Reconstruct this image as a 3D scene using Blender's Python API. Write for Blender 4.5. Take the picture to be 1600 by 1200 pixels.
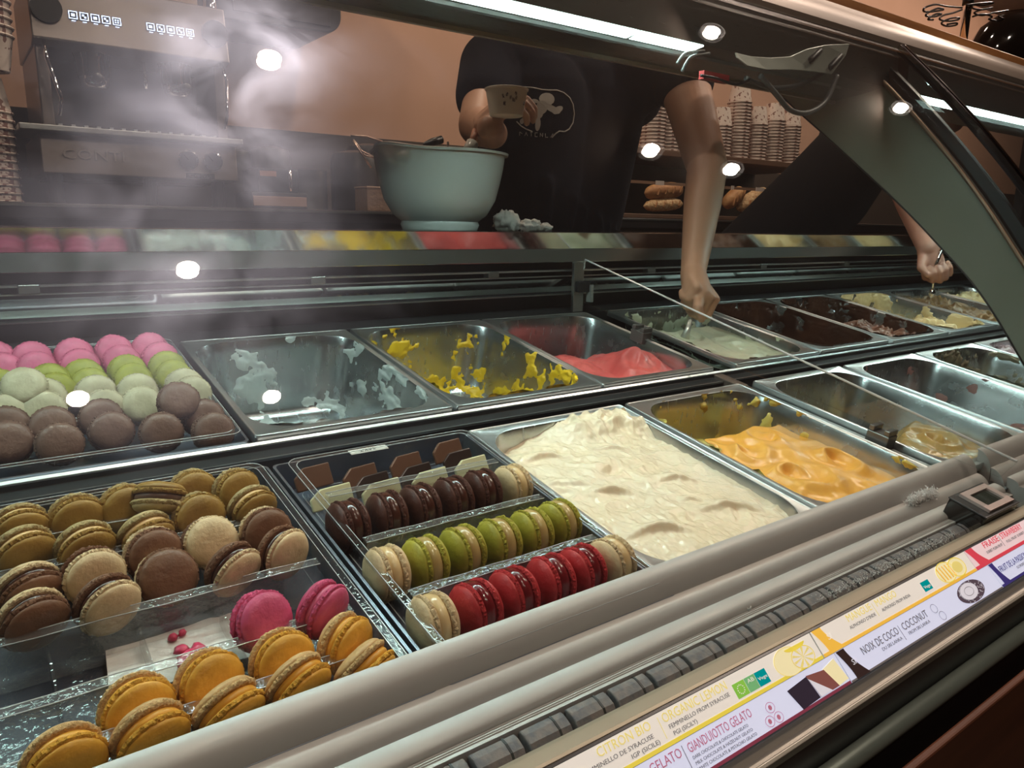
import bpy, math, random
import numpy as np
from mathutils import Vector, Matrix, noise
from mathutils.bvhtree import BVHTree
for o in list(bpy.data.objects): bpy.data.objects.remove(o)
SC = bpy.context.scene
COL = SC.collection
random.seed(4)
PI = math.pi
# ------------------------------------------------------------------ camera
CZ = 1.30                                     # height of the phone over the floor
CR = ((0.80704104, -0.590276, 0.0160936), (-0.11048463, -0.17771841, -0.97785956), (0.58006716, 0.7873947, -0.20864248))
FPX = 1167.9
cam_d = bpy.data.cameras.new('camera'); cam = bpy.data.objects.new('camera', cam_d); COL.objects.link(cam)
cam_d.sensor_width = 36.0; cam_d.lens = FPX * 36.0 / 1600.0; cam_d.clip_start = 0.02; cam_d.clip_end = 60
m = Matrix(((CR[0][0], -CR[1][0], -CR[2][0], 0), (CR[0][1], -CR[1][1], -CR[2][1], 0), (CR[0][2], -CR[1][2], -CR[2][2], CZ), (0, 0, 0, 1)))
cam.matrix_world = m
SC.camera = cam
# ------------------------------------------------------------------ world, exposure
w = bpy.data.worlds.new('world'); SC.world = w; w.use_nodes = True
w.node_tree.nodes['Background'].inputs[0].default_value = (0.55, 0.42, 0.34, 1)
w.node_tree.nodes['Background'].inputs[1].default_value = 0.035
SC.view_settings.view_transform = 'Standard'; SC.view_settings.look = 'None'
SC.view_settings.exposure = 0.25; SC.view_settings.gamma = 1.0
SC.view_settings.use_curve_mapping = False
SC.cycles.transparent_max_bounces = 32
SC.cycles.max_bounces = 7
SC.cycles.sample_clamp_indirect = 4.0
SC.cycles.caustics_reflective = False; SC.cycles.caustics_refractive = False
# strengths
LED_RAD = 38.0          # cool strip inside the case
SPOT_RAD = 170.0        # warm ceiling spot bulbs on the customer side
BACK_W = 20.0            # warm added fill lamps over the back counter (watts each)
SPOT_W = 18.0           # watts thrown by each customer-side spot

# ------------------------------------------------------------------ helpers
TH = math.radians(10.4)                       # the pans lean towards the customer
DM = Matrix.Translation((0, 0, CZ)) @ Matrix.Rotation(TH, 4, 'X') @ Matrix.Translation((0, 0, -0.37))
c_, s_ = math.cos(TH), math.sin(TH)
def ray(px, py):
    a, b = px - 800.0, py - 600.0
    return Vector([CR[0][i] * a + CR[1][i] * b + CR[2][i] * FPX for i in range(3)])
def on_deck(px, py, w=0.0):                   # point of the leaning deck plane (plus w) seen at a pixel, in deck coordinates
    r = ray(px, py); d = Vector((r.x, c_ * r.y + s_ * r.z, -s_ * r.y + c_ * r.z))
    k = (-0.37 + w) / d.z
    return Vector((d.x * k, d.y * k, w))
def on_y(px, py, y):                          # point at depth y
    r = ray(px, py); k = y / r.y
    return Vector((r.x * k, y, CZ + r.z * k))
def rel(x, y, z): return Vector((x, y, z + CZ))

class MB:
    def __init__(s): s.v = []; s.f = []
    def add(s, vs, fs):
        b = len(s.v); s.v += [tuple(p) for p in vs]; s.f += [tuple(i + b for i in f) for f in fs]; return s
    def box(s, x0, x1, y0, y1, z0, z1, mat=None):
        P = [Vector((x, y, z)) for z in (z0, z1) for y in (y0, y1) for x in (x0, x1)]
        if mat: P = [mat @ p for p in P]
        return s.add(P, [(0, 2, 3, 1), (4, 5, 7, 6), (0, 1, 5, 4), (2, 6, 7, 3), (0, 4, 6, 2), (1, 3, 7, 5)])
    def ext(s, prof, x0, x1, closed=True, caps=True, seg=1):   # profile of (y, z) swept along x
        n = len(prof); vs = []; fs = []
        for k in range(seg + 1):
            x = x0 + (x1 - x0) * k / seg
            vs += [(x, p[0], p[1]) for p in prof]
        for k in range(seg):
            for i in range(n if closed else n - 1):
                j = (i + 1) % n; a = k * n; b = a + n
                fs.append((a + i, a + j, b + j, b + i))
        if closed and caps:
            fs.append(tuple(range(n - 1, -1, -1))); fs.append(tuple(seg * n + i for i in range(n)))
        return s.add(vs, fs)
    def loft(s, loops, cap0=False, cap1=False, closed=True):
        n = len(loops[0]); vs = [p for l in loops for p in l]; fs = []
        for k in range(len(loops) - 1):
            for i in range(n if closed else n - 1):
                j = (i + 1) % n
                fs.append((k * n + i, k * n + j, (k + 1) * n + j, (k + 1) * n + i))
        if cap0: fs.append(tuple(range(n - 1, -1, -1)))
        if cap1: fs.append(tuple((len(loops) - 1) * n + i for i in range(n)))
        return s.add(vs, fs)
    def lathe(s, prof, n=24, mat=None, wob=None):             # (r, z) about z
        loops = []
        for (r, z) in prof:
            l = []
            for i in range(n):
                a = 2 * PI * i / n; rr = r; zz = z
                if wob: rr, zz = wob(r, z, a)
                p = Vector((rr * math.cos(a), rr * math.sin(a), zz))
                l.append(mat @ p if mat else p)
            loops.append(l)
        return s.loft(loops, cap0=prof[0][0] > 1e-6, cap1=prof[-1][0] > 1e-6)
    def tube(s, pts, r, n=8):
        pts = [Vector(p) for p in pts]; loops = []
        up = Vector((0, 0, 1)); prev = None
        for i, p in enumerate(pts):
            d = (pts[min(i + 1, len(pts) - 1)] - pts[max(i - 1, 0)]).normalized()
            if prev is None:
                a = d.cross(up if abs(d.z) < .9 else Vector((1, 0, 0))).normalized()
            else:
                a = (prev - d * prev.dot(d)).normalized()
            prev = a; b = d.cross(a)
            rr = r[i] if isinstance(r, (list, tuple)) else r
            loops.append([p + a * rr * math.cos(2 * PI * k / n) + b * rr * math.sin(2 * PI * k / n) for k in range(n)])
        return s.loft(loops, True, True)
    def cap(s, p0, r0, p1, r1, n=14):                          # tapered capsule, closed
        if max(r0, r1) > .024: n = max(n, 30)
        p0 = Vector(p0); p1 = Vector(p1); d = (p1 - p0).normalized()
        pts = []; rs = []
        for k in range(4):
            a = PI / 2 * (k + .3) / 4.3; pts.append(p0 - d * r0 * math.cos(a)); rs.append(r0 * math.sin(a))
        pts += [p0, p1]; rs += [r0, r1]
        for k in range(3, -1, -1):
            a = PI / 2 * (k + .3) / 4.3; pts.append(p1 + d * r1 * math.cos(a)); rs.append(r1 * math.sin(a))
        return s.tube(pts, rs, n)
    def build(s, name, mat, parent=None, M=None, smooth=False, bevel=0, ang=None, recalc=True):
        me = bpy.data.meshes.new(name); me.from_pydata(s.v, [], s.f); me.update()
        if recalc:
            import bmesh
            bm = bmesh.new(); bm.from_mesh(me); bmesh.ops.recalc_face_normals(bm, faces=bm.faces); bm.to_mesh(me); bm.free()
        o = bpy.data.objects.new(name, me); COL.objects.link(o)
        if mat: me.materials.append(mat)
        if parent: o.parent = parent
        if M is not None: o.matrix_basis = M
        if smooth:
            me.polygons.foreach_set('use_smooth', [True] * len(me.polygons))
            me.update()
            if ang:
                try: me.set_sharp_from_angle(angle=ang)
                except Exception: pass
        if bevel:
            b = o.modifiers.new('bevel', 'BEVEL'); b.width = bevel; b.segments = 2; b.limit_method = 'ANGLE'; b.angle_limit = 0.6
        return o
def tag(o, label=None, cat=None, group=None, kind=None):
    if label: o['label'] = label
    if cat: o['category'] = cat
    if group: o['group'] = group
    if kind: o['kind'] = kind
    return o
def thing(name, label, cat, M=None, group=None):
    o = bpy.data.objects.new(name, None); COL.objects.link(o); o.empty_display_size = .02
    if M is not None: o.matrix_world = M
    return tag(o, label, cat, group)
def struct(o): o['kind'] = 'structure'; return o
def dup(root, M, label=None, group=None):
    r = root.copy(); COL.objects.link(r); r.matrix_world = M
    if label: r['label'] = label
    if group: r['group'] = group
    for ch in list(root.children):
        c = ch.copy(); COL.objects.link(c); c.parent = r
        for g in list(ch.children):
            d = g.copy(); COL.objects.link(d); d.parent = c
    return r
T = Matrix.Translation
def RX(a): return Matrix.Rotation(a, 4, 'X')
def RY(a): return Matrix.Rotation(a, 4, 'Y')
def RZ(a): return Matrix.Rotation(a, 4, 'Z')

def material(name, col, rough=.5, metal=0., spec=.5, bump=None, var=None, emit=None, coat=0., sss=0., aniso=None):
    mt = bpy.data.materials.new(name); mt.use_nodes = True
    nt = mt.node_tree; p = nt.nodes['Principled BSDF']; L = nt.links
    p.inputs['Base Color'].default_value = (*col, 1); p.inputs['Roughness'].default_value = rough
    p.inputs['Metallic'].default_value = metal; p.inputs['Specular IOR Level'].default_value = spec
    p.inputs['Coat Weight'].default_value = coat
    if sss:
        p.inputs['Subsurface Weight'].default_value = sss; p.inputs['Subsurface Scale'].default_value = .006
        p.inputs['Subsurface Radius'].default_value = (1, .7, .4)
    if emit:
        p.inputs['Emission Color'].default_value = (*emit[0], 1); p.inputs['Emission Strength'].default_value = emit[1]
    tc = nt.nodes.new('ShaderNodeTexCoord')
    def nz(scale, detail=4, stretch=None):
        n = nt.nodes.new('ShaderNodeTexNoise'); n.inputs['Scale'].default_value = scale; n.inputs['Detail'].default_value = detail
        if stretch:
            mp = nt.nodes.new('ShaderNodeMapping'); mp.inputs['Scale'].default_value = stretch
            L.new(tc.outputs['Object'], mp.inputs[0]); L.new(mp.outputs[0], n.inputs['Vector'])
        else: L.new(tc.outputs['Object'], n.inputs['Vector'])
        return n
    if bump:
        n = nz(bump[0], 5, bump[2] if len(bump) > 2 else None); b = nt.nodes.new('ShaderNodeBump')
        b.inputs['Strength'].default_value = 1.0; b.inputs['Distance'].default_value = bump[1]
        L.new(n.outputs['Fac'], b.inputs['Height']); L.new(b.outputs[0], p.inputs['Normal'])
    if var:                                  # (scale, other colour, [stretch])
        n = nz(var[0], 4, var[2] if len(var) > 2 else None); mx = nt.nodes.new('ShaderNodeMix'); mx.data_type = 'RGBA'
        mx.inputs['A'].default_value = (*col, 1); mx.inputs['B'].default_value = (*var[1], 1)
        r = nt.nodes.new('ShaderNodeMapRange'); r.inputs['From Min'].default_value = .35; r.inputs['From Max'].default_value = .65
        L.new(n.outputs['Fac'], r.inputs['Value']); L.new(r.outputs[0], mx.inputs['Factor']); L.new(mx.outputs['Result'], p.inputs['Base Color'])
    if aniso:                                # streaky roughness
        n = nz(aniso[0], 3, aniso[1]); r = nt.nodes.new('ShaderNodeMapRange')
        r.inputs['To Min'].default_value = rough * .7; r.inputs['To Max'].default_value = rough * 1.4
        L.new(n.outputs['Fac'], r.inputs['Value']); L.new(r.outputs[0], p.inputs['Roughness'])
    return mt
def clear_mat(name, f0=.04, tint=(1, 1, 1), rough=.02, film=0.0, film_col=(.8, .8, .8), smudge=False, bump=None):
    """thin clear sheet: straight-through transmission, Schlick mirror term, optional diffuse film and greasy smudges"""
    mt = bpy.data.materials.new(name); mt.use_nodes = True; nt = mt.node_tree; L = nt.links; N = nt.nodes
    N.remove(N['Principled BSDF']); out = N['Material Output']
    g = N.new('ShaderNodeNewGeometry'); dt = N.new('ShaderNodeVectorMath'); dt.operation = 'DOT_PRODUCT'
    L.new(g.outputs['Normal'], dt.inputs[0]); L.new(g.outputs['Incoming'], dt.inputs[1])
    def math_(op, a, b=None):
        n = N.new('ShaderNodeMath'); n.operation = op
        for i, q in enumerate((a, b)):
            if q is None: continue
            if isinstance(q, (int, float)): n.inputs[i].default_value = q
            else: L.new(q, n.inputs[i])
        return n.outputs[0]
    cs = math_('ABSOLUTE', dt.outputs['Value']); k = math_('POWER', math_('SUBTRACT', 1.0, cs), 5.0)
    F = math_('ADD', math_('MULTIPLY', k, 1 - f0), f0)
    tr = N.new('ShaderNodeBsdfTransparent'); tr.inputs[0].default_value = (*tint, 1)
    gl = N.new('ShaderNodeBsdfGlossy'); gl.inputs['Roughness'].default_value = rough
    if bump:
        tc = N.new('ShaderNodeTexCoord'); n = N.new('ShaderNodeTexNoise'); n.inputs['Scale'].default_value = bump[0]
        L.new(tc.outputs['Object'], n.inputs['Vector']); b = N.new('ShaderNodeBump'); b.inputs['Distance'].default_value = bump[1]
        L.new(n.outputs['Fac'], b.inputs['Height']); L.new(b.outputs[0], gl.inputs['Normal'])
    mx = N.new('ShaderNodeMixShader'); L.new(F, mx.inputs[0]); L.new(tr.outputs[0], mx.inputs[1]); L.new(gl.outputs[0], mx.inputs[2])
    last = mx
    if film:
        df = N.new('ShaderNodeBsdfDiffuse'); df.inputs[0].default_value = (*film_col, 1)
        m2 = N.new('ShaderNodeMixShader'); m2.inputs[0].default_value = film
        L.new(last.outputs[0], m2.inputs[1]); L.new(df.outputs[0], m2.inputs[2]); last = m2
    if smudge:
        tc = N.new('ShaderNodeTexCoord')
        n = N.new('ShaderNodeTexNoise'); n.inputs['Scale'].default_value = 13; n.inputs['Detail'].default_value = 3; n.inputs['Distortion'].default_value = .9
        L.new(tc.outputs['Object'], n.inputs['Vector'])
        r = N.new('ShaderNodeMapRange'); r.inputs['From Min'].default_value = .42; r.inputs['From Max'].default_value = .72
        L.new(n.outputs['Fac'], r.inputs['Value'])
        masks = None                           # greasy patches where hands have wiped the pane
        for (cx, cz, rx, rz, amp) in ((.13, .10, .09, .13, 1.0), (.02, .02, .20, .14, .30), (.24, .13, .10, .025, .7)):
            sp = N.new('ShaderNodeSeparateXYZ'); L.new(tc.outputs['Object'], sp.inputs[0])
            ax = math_('DIVIDE', math_('SUBTRACT', sp.outputs[0], cx), rx); az = math_('DIVIDE', math_('SUBTRACT', sp.outputs[2], cz), rz)
            e = math_('EXPONENT', math_('MULTIPLY', math_('ADD', math_('MULTIPLY', ax, ax), math_('MULTIPLY', az, az)), -1.0))
            e = math_('MULTIPLY', e, amp)
            masks = e if masks is None else math_('ADD', masks, e)
        fac = math_('MULTIPLY', math_('MULTIPLY', math_('ADD', math_('MULTIPLY', r.outputs[0], .8), .2), masks), .15)
        gr = N.new('ShaderNodeBsdfGlossy'); gr.inputs['Roughness'].default_value = .36; gr.inputs[0].default_value = (.62, .68, .9, 1)
        m3 = N.new('ShaderNodeMixShader'); L.new(fac, m3.inputs[0]); L.new(last.outputs[0], m3.inputs[1]); L.new(gr.outputs[0], m3.inputs[2]); last = m3
    L.new(last.outputs[0], out.inputs['Surface'])
    return mt
def emis(name, col, strength, mask=None):
    mt = bpy.data.materials.new(name); mt.use_nodes = True; nt = mt.node_tree
    nt.nodes.remove(nt.nodes['Principled BSDF']); e = nt.nodes.new('ShaderNodeEmission')
    e.inputs[0].default_value = (*col, 1); e.inputs[1].default_value = strength
    nt.links.new(e.outputs[0], nt.nodes['Material Output'].inputs['Surface'])
    return mt

steel = material('brushed steel', (.66, .68, .69), .32, 1., bump=(900, .00003, (1, 8, 8)), aniso=(60, (1, 12, 12)))
pan_steel = material('pan steel', (.58, .60, .61), .24, 1., aniso=(40, (4, 1, 1)))
mirror_steel = material('polished steel', (.58, .59, .57), .09, 1., aniso=(20, (1, 10, 10)))
dull_steel = material('dull steel', (.36, .37, .36), .34, 1., aniso=(50, (1, 14, 14)))
dark_steel = material('dark steel', (.10, .10, .105), .3, .8)
black = material('black plastic', (.012, .012, .014), .35)
black_gloss = material('black gloss', (.012, .009, .008), .08, coat=.5)
beam_m = material('anodised beam', (.12, .125, .115), .3, .8, aniso=(40, (1, 14, 14)))
louvre_m = material('satin aluminium', (.56, .53, .51), .45, .25, aniso=(30, (1, 14, 14)), var=(6, (.52, .49, .48)))
rail_m = material('champagne rail', (.55, .49, .38), .32, .6)
taupe = material('taupe channel', (.25, .20, .165), .4, .3)
wood = material('oiled oak', (.36, .16, .055), .4, var=(5, (.24, .10, .035), (1, 12, 12)), bump=(60, .0002, (1, 10, 10)))
chrome = material('chrome', (.75, .72, .72), .06, 1.)
dark_chrome = material('dark chrome', (.22, .2, .22), .1, 1.)
arch_m = material('grey green side panel', (.34, .37, .31), .3, .2, var=(9, (.31, .34, .28)))
peach = material('peach plaster', (.62, .37, .27), .7, bump=(30, .0006), var=(4, (.59, .35, .25)))
dark_wall = material('dark brown paint', (.06, .042, .034), .6)
ceil_m = material('ceiling paint', (.16, .12, .10), .8)
floor_m = material('floor tile', (.10, .075, .06), .35, var=(3, (.08, .06, .05)))
counter_m = material('dark counter', (.035, .03, .032), .28)
clear = clear_mat('blister plastic', .10, (.97, .98, .98), .06, film=.015, bump=(160, .0009))
clear_wall = clear_mat('blister wall', .10, (.97, .98, .98), .08, film=.07, bump=(200, .0012))
edge_glint_m = material('plastic edge highlight', (.55, .56, .57), .15, spec=1.0)  # pale colour paints the bright glints along the tray folds
acryl = clear_mat('clear acrylic', .05, (.97, .985, .975), .02)
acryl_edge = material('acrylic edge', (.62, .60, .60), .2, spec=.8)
glass = clear_mat('curved glass', .045, (.94, .955, .945), 0.0, film=.0065, film_col=(.6, .57, .6), smudge=True)
slate = material('slate blue board', (.045, .055, .085), .45)
led_m = emis('led strip', (.72, 1.0, .93), LED_RAD * .72)
chip_m = emis('led chip', (.75, 1.0, .95), LED_RAD * 8)
spot_m = emis('spot bulb', (1.0, .83, .68), SPOT_RAD)
skin_m = material('skin', (.50, .27, .17), .5, sss=.15, bump=(120, .0004))
skin2_m = material('skin rosy', (.52, .25, .18), .5, sss=.15, bump=(120, .0004))
navy = material('navy cotton', (.005, .006, .012), .95, 0., .12, bump=(260, .0006))
black_cloth = material('black cotton', (.003, .003, .005), .95, 0., .12, bump=(260, .0006))
hair_m = material('dark hair', (.02, .013, .01), .5, bump=(300, .002, (1, 1, .1)))
trouser = material('charcoal denim', (.02, .02, .024), .8)
white_plastic = material('white melamine', (.50, .52, .49), .22)
paper = material('white paper', (.72, .68, .64), .8, bump=(60, .002))
cupmat = material('printed paper tub', (.66, .54, .47), .6)

# ================================================================== room
struct(MB().box(-3.2, 7.2, -2.6, 2.72, -.1, 0).build('floor', floor_m))
struct(MB().box(-3.2, 7.2, -2.6, 2.72, 2.76, 2.86).build('ceiling', ceil_m))
struct(MB().box(-3.2, 7.2, 2.52, 2.62, 0, 2.76).build('wall_back', peach))
struct(MB().box(-3.2, 7.2, -2.7, -2.6, 0, 2.76).build('wall_front', dark_wall))
struct(MB().box(-3.3, -3.2, -2.6, 2.62, 0, 2.76).build('wall_left', dark_wall))
struct(MB().box(7.2, 7.3, -2.6, 2.62, 0, 2.76).build('wall_right', dark_wall))
struct(MB().box(-3.2, 7.2, 2.50, 2.52, 0, CZ + .288).build('baseboard_back', dark_wall))

def lamp(name, kind, loc, energy, col, size=.1, face=None, spot_size=None):
    d = bpy.data.lights.new(name, kind); d.energy = energy; d.color = col
    if kind == 'AREA': d.size = size
    else: d.shadow_soft_size = size
    if spot_size: d.spot_size = spot_size; d.spot_blend = .6
    o = bpy.data.objects.new(name, d); COL.objects.link(o); o.location = loc
    if face is not None:
        o.rotation_euler = (Vector(face) - Vector(loc)).to_track_quat('-Z', 'Y').to_euler()
    return o
# ceiling spots: housing, reflector ring, bulb face.  They are what shines in the curved glass.
def spot(x, y, z=CZ + 1.40, r=.027, label='', face=None):
    t = thing('ceiling_spot', label, 'lamp', T((x, y, z)), 'ceiling spots on the customer side')
    d = (Vector(face) - Vector((x, y, z))).normalized() if face else Vector((0, 0, -1))
    q = Vector((0, 0, -1)).rotation_difference(d).to_matrix().to_4x4()
    MB().lathe([(0, .10), (.028, .10), (.043, .07), (.047, 0), (.044, 0), (.040, .012), (.0, .012)], 24, q).build('housing', black, t, smooth=True, ang=.6)
    MB().lathe([(0, .002), (r * .72, .0), (r * .8, .004), (r, .001), (r, .006), (0, .006)], 24, q).build('bulb', spot_m, t)
    MB().cap((0, 0, .05), .008, (0, 0, .065), .008).build('stem', black, t)
    P_ = Vector((x, y, z)); lamp('spot_source', 'SPOT', P_ + d * .012, SPOT_W * (.20 if y < -.5 else 1.1), (1, .80, .66), .022, P_ + d, 1.5)
    return t
for (x, y, lb, f) in ((.64, .62, 'ceiling spot mirrored beside the espresso machine', (.4, .6, 1.2)),
                   (.22, -.70, 'ceiling spot mirrored over the white macarons', (.3, .4, 1.0)),
                   (.76, -.81, 'ceiling spot mirrored in the scraped white pan', (.6, .4, 1.0)),
                   (.47, -.16, 'ceiling spot mirrored on the steel ledge', (.4, .5, 1.0)),
                   (1.95, .44, 'ceiling spot mirrored left of the bare forearm', (1.0, .5, 1.2)),
                   (2.40, .38, 'ceiling spot mirrored under the paper tubs', (1.2, .5, 1.2)),
                   (3.50, .90, 'ceiling spot mirrored on the curved side panel', (1.6, .6, 1.3)),
                   (2.20, 1.10, 'ceiling spot mirrored by the cable bracket', (1.1, .7, 1.4))):
    spot(x, y, label=lb, face=f)
# added fill lamps, unseen, that brighten the peach wall, tubs and loaves
for x in (.3, 1.15, 2.0, 2.85, 3.7, 4.6, 5.5):
    t = thing('counter_fill_lamp', 'added fill lamp over the back counter', 'lamp', T((x, 1.72, 2.76)), 'added fill lamps over the back counter')
    MB().lathe([(.045, 0), (.06, 0), (.06, -.008), (.045, -.008)], 20).build('trim_ring', black, t)
    lamp('fill_source', 'SPOT', (x, 1.72, 2.74), BACK_W, (1, .80, .62), .05, (x, 2.42, 1.7), 2.8)
# ================================================================== case body
X0, X1 = -.75, 3.05
GP = (0.50364461, 0.723557, 0.49147545)      # glass curve: y as a quadratic of z (relative to the camera height)
def gy(z): return GP[0] * z * z + GP[1] * z + GP[2]
case = thing('gelato_case', 'long curved-glass gelato display case with champagne rail and steel ledge', 'display case', T((0, 0, CZ)))
def cpart(mb, name, mat, **k): return mb.build(name, mat, case, **k)
# ledge
cpart(MB().ext([(1.130, -.013), (1.144, -.0445), (1.144, -.071), (1.20, -.071), (1.37, -.06), (1.37, -.013)], X0, X1), 'steel_ledge', mirror_steel, bevel=.0012)
cpart(MB().ext([(1.1435, -.0455), (1.1425, -.070), (1.146, -.070), (1.146, -.0455)], X0, X1), 'ledge_apron', dull_steel)
cpart(MB().box(X0, X1, 1.18, 1.20, -.30, -.071), 'rear_upright', black)
cpart(MB().ext([(1.150, -.0865), (1.150, -.0895), (1.17, -.0895), (1.17, -.0865)], X0, X1), 'door_track', steel)
cpart(MB().ext([(1.156, -.0985), (1.156, -.1005), (1.17, -.1005), (1.17, -.0985)], X0, X1), 'door_track', steel)
cpart(MB().ext([(1.146, -.104), (1.162, -.130), (1.166, -.130), (1.150, -.104)], X0, X1), 'sloping_mirror_strip', mirror_steel)
cpart(MB().ext([(1.150, -.134), (1.150, -.136), (1.17, -.136), (1.17, -.134)], X0, X1), 'door_track', dull_steel)
for x in (.07, .46, .80, 1.22, 1.62, 2.0):
    cpart(MB().box(x - .012, x + .012, 1.148, 1.165, -.098, -.086), 'track_guide', dull_steel, bevel=.001)
# deck pieces, in the leaning frame
def dpart(mb, name, mat, **k):
    o = mb.build(name, mat, case, **k); o.matrix_basis = T((0, 0, -CZ)) @ DM; return o
dpart(MB().box(X0, X1, .30, 1.12, -.22, -.20), 'well_floor', dark_steel)
dpart(MB().box(X0, X1, 1.087, 1.14, -.06, -.004), 'rear_deck_lip', dark_steel)
dpart(MB().ext([(.7385, -.006), (.731, -.006), (.7305, -.013), (.712, -.0135), (.7115, -.032), (.678, -.034), (.678, -.05), (.7385, -.05)], X0, X1), 'middle_crossbar', dark_steel, bevel=.0006)
dpart(MB().ext([(.7365, -.0055), (.7335, -.0035), (.7305, -.0055), (.7305, -.0075), (.7365, -.0075)], X0, X1), 'crossbar_edge', steel)
dpart(MB().ext([(.7125, -.0125), (.7085, -.0115), (.7085, -.0145), (.7125, -.0155)], X0, X1), 'crossbar_edge', steel)
dpart(MB().box(X0, X1, .30, .322, -.2, -.02), 'front_deck_wall', dark_steel)
for v0, v1 in ((.345, .675), (.74, 1.085)):
    dpart(MB().box(1.000, 1.016, v0, v1, -.03, -.008), 'module_joint', dull_steel, bevel=.001)
dpart(MB().box(.998, 1.020, .676, .745, -.045, -.008), 'module_joint', material('worn bronze bracket', (.20, .15, .125), .4, .6), bevel=.001)
# front air louvres: three curved blades and the ribbed apron below them
def arc(p, q, bulge, n=10):                  # from p to q, bulging to the left of p->q
    p = Vector(p); q = Vector(q); d = q - p; nn = Vector((d.y, -d.x)).normalized()
    return [tuple(p + d * t + nn * bulge * 4 * t * (1 - t)) for t in [i / n for i in range(n + 1)]]
def blade(top, bot, bulge, th=.0025):
    a = arc(top, bot, bulge); b = arc(bot, (top[0] + .003, top[1] - .001), -bulge + .001)
    return [p for p in a] + [(p[0] + th * .6, p[1] - th * .2) for p in b[:-1]]
def lobe(ty, tz, a, b, tail):
    P = [(ty - a * math.sin(t), tz - b * (1 - math.cos(t))) for t in [i * PI / 2 / 12 for i in range(13)]]
    return P + tail
L1 = lobe(.4095, -.2868, .020, .028, [(.3895, -.345), (.4075, -.345), (.4075, -.2890)])
L2 = lobe(.3900, -.3080, .020, .028, [(.3700, -.352), (.3885, -.352), (.3885, -.3100)])
L3 = lobe(.3690, -.3153, .0150, .0085, [(.3540, -.3239), (.3532, -.3240), (.3528, -.3232), (.3522, -.3240), (.3510, -.3240), (.3506, -.3232), (.3500, -.3240), (.3490, -.3240), (.3486, -.3232), (.3480, -.3240), (.3455, -.3242), (.3450, -.352), (.3680, -.352), (.3680, -.3175)])
for (xa, xb) in ((X0, 1.045), (1.085, X1)):
    for P in (L1, L2, L3):
        cpart(MB().ext(P, xa, xb), 'air_louvre', louvre_m, smooth=True, ang=.5)
MB().lathe([(0, .0014), (.0012, .0014), (.0014, .0008), (.0028, .0018), (.0036, .0004), (.0036, -.001), (0, -.001)], 20).build('screw', steel, case, M=T((.5205, .3562, -.3222)) @ RX(.35), smooth=True)
cpart(MB().ext([(.3190, -.345), (.30, -.40), (.30, -.45), (.40, -.45), (.44, -.36), (.36, -.36)], X0, X1), 'air_duct', dark_steel)
# champagne rail, holder and bumper
RP = [(.3185, -.3225), (.3178, -.3195), (.3155, -.3178), (.3120, -.3170), (.3060, -.3160), (.3010, -.3150), (.2992, -.3160), (.2988, -.3190), (.3000, -.3225), (.3185, -.3260)]
cpart(MB().ext(RP, X0, X1), 'champagne_rail', rail_m, smooth=True, ang=.5)
cpart(MB().ext([(.300, -.3165), (.2975, -.3175), (.3050, -.3300), (.3185, -.3300)], X0, X1), 'rail_shadow_gap', black)
HD = [(.3040, -.3235), (.2640, -.3635), (.2600, -.3600), (.2565, -.3600), (.2525, -.3545), (.2500, -.3560), (.2560, -.3700), (.3060, -.3400)]
cpart(MB().ext(HD, X0, X1), 'label_channel', material('channel metal', (.36, .33, .28), .4, .5), bevel=.0005)
cpart(MB().ext([(.262, -.372), (.262, -.52), (.31, -.52), (.31, -.38)], X0, X1), 'front_recess', dark_steel)
cpart(MB().ext([(.256 + .0075 * math.cos(a), -.4115 + .0095 * math.sin(a)) for a in [i * PI / 8 for i in range(16)]], X0, X1), 'bumper_tube', material('green tinted steel', (.26, .31, .27), .35, .35), smooth=True)
cpart(MB().ext([(.225, -.4185), (.225, -1.2), (.262, -1.2), (.262, -.52), (.236, -.47), (.232, -.4185)], X0, X1), 'wooden_front', material('reddish front board', (.13, .045, .022), .45, var=(4, (.09, .03, .015), (1, 1, 10))), bevel=.002)
cpart(MB().ext([(.31, -.45), (.31, -1.29), (1.36, -1.29), (1.36, -.07), (1.20, -.07), (1.20, -.45)], X0, X1), 'cabinet_body', dark_wall)
# canopy over the pans
cpart(MB().ext([(.898, .2470), (.905, .2470), (.905, .2560), (.898, .2548)], X0, 1.50), 'canopy_lip', rail_m)
cpart(MB().ext([(.898, .2530), (.832, .2600), (.8000, .2670), (.8030, .3330), (.832, .345), (.905, .345), (.905, .2560)], X0, 1.50), 'canopy_box', beam_m)
cpart(MB().ext([(.838, .2590), (.832, .2560), (.830, .2600), (.836, .2635)], X0, 1.36), 'led_channel_lip', dull_steel)
cpart(MB().ext([(.8305, .2606), (.8005, .2650), (.8010, .2664), (.8310, .2620)], X0, .800), 'led_strip', led_m)
cpart(MB().ext([(.8305, .2606), (.8005, .2650), (.8010, .2664), (.8310, .2620)], .806, .935), 'led_strip', led_m)
cpart(MB().ext([(.8305, .2606), (.8005, .2650), (.8010, .2664), (.8310, .2620)], 1.56, 2.7), 'led_strip', led_m)
cpart(MB().ext([(.898, .2530), (.832, .2600), (.8000, .2670), (.8030, .3330), (.832, .345), (.905, .345), (.905, .2560)], 1.54, X1), 'canopy_box', beam_m)
cpart(MB().ext([(.800, .3405), (.7975, .3500), (.8010, .3620), (.8060, .3740), (.8085, .3765), (.8150, .3880), (.86, .3880), (.86, .3405)], X0, X1), 'glass_top_channel', taupe, smooth=True, ang=.5)
cpart(MB().ext([(.8045, .3340), (.8015, .3420), (.84, .3420), (.84, .3340)], X0, X1), 'top_seal', black)
cpart(MB().ext([(.8165, .3882), (.8165, .4030), (.819, .4050), (1.18, .4050), (1.18, .3882)], X0, X1), 'wooden_top_board', wood)
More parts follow.
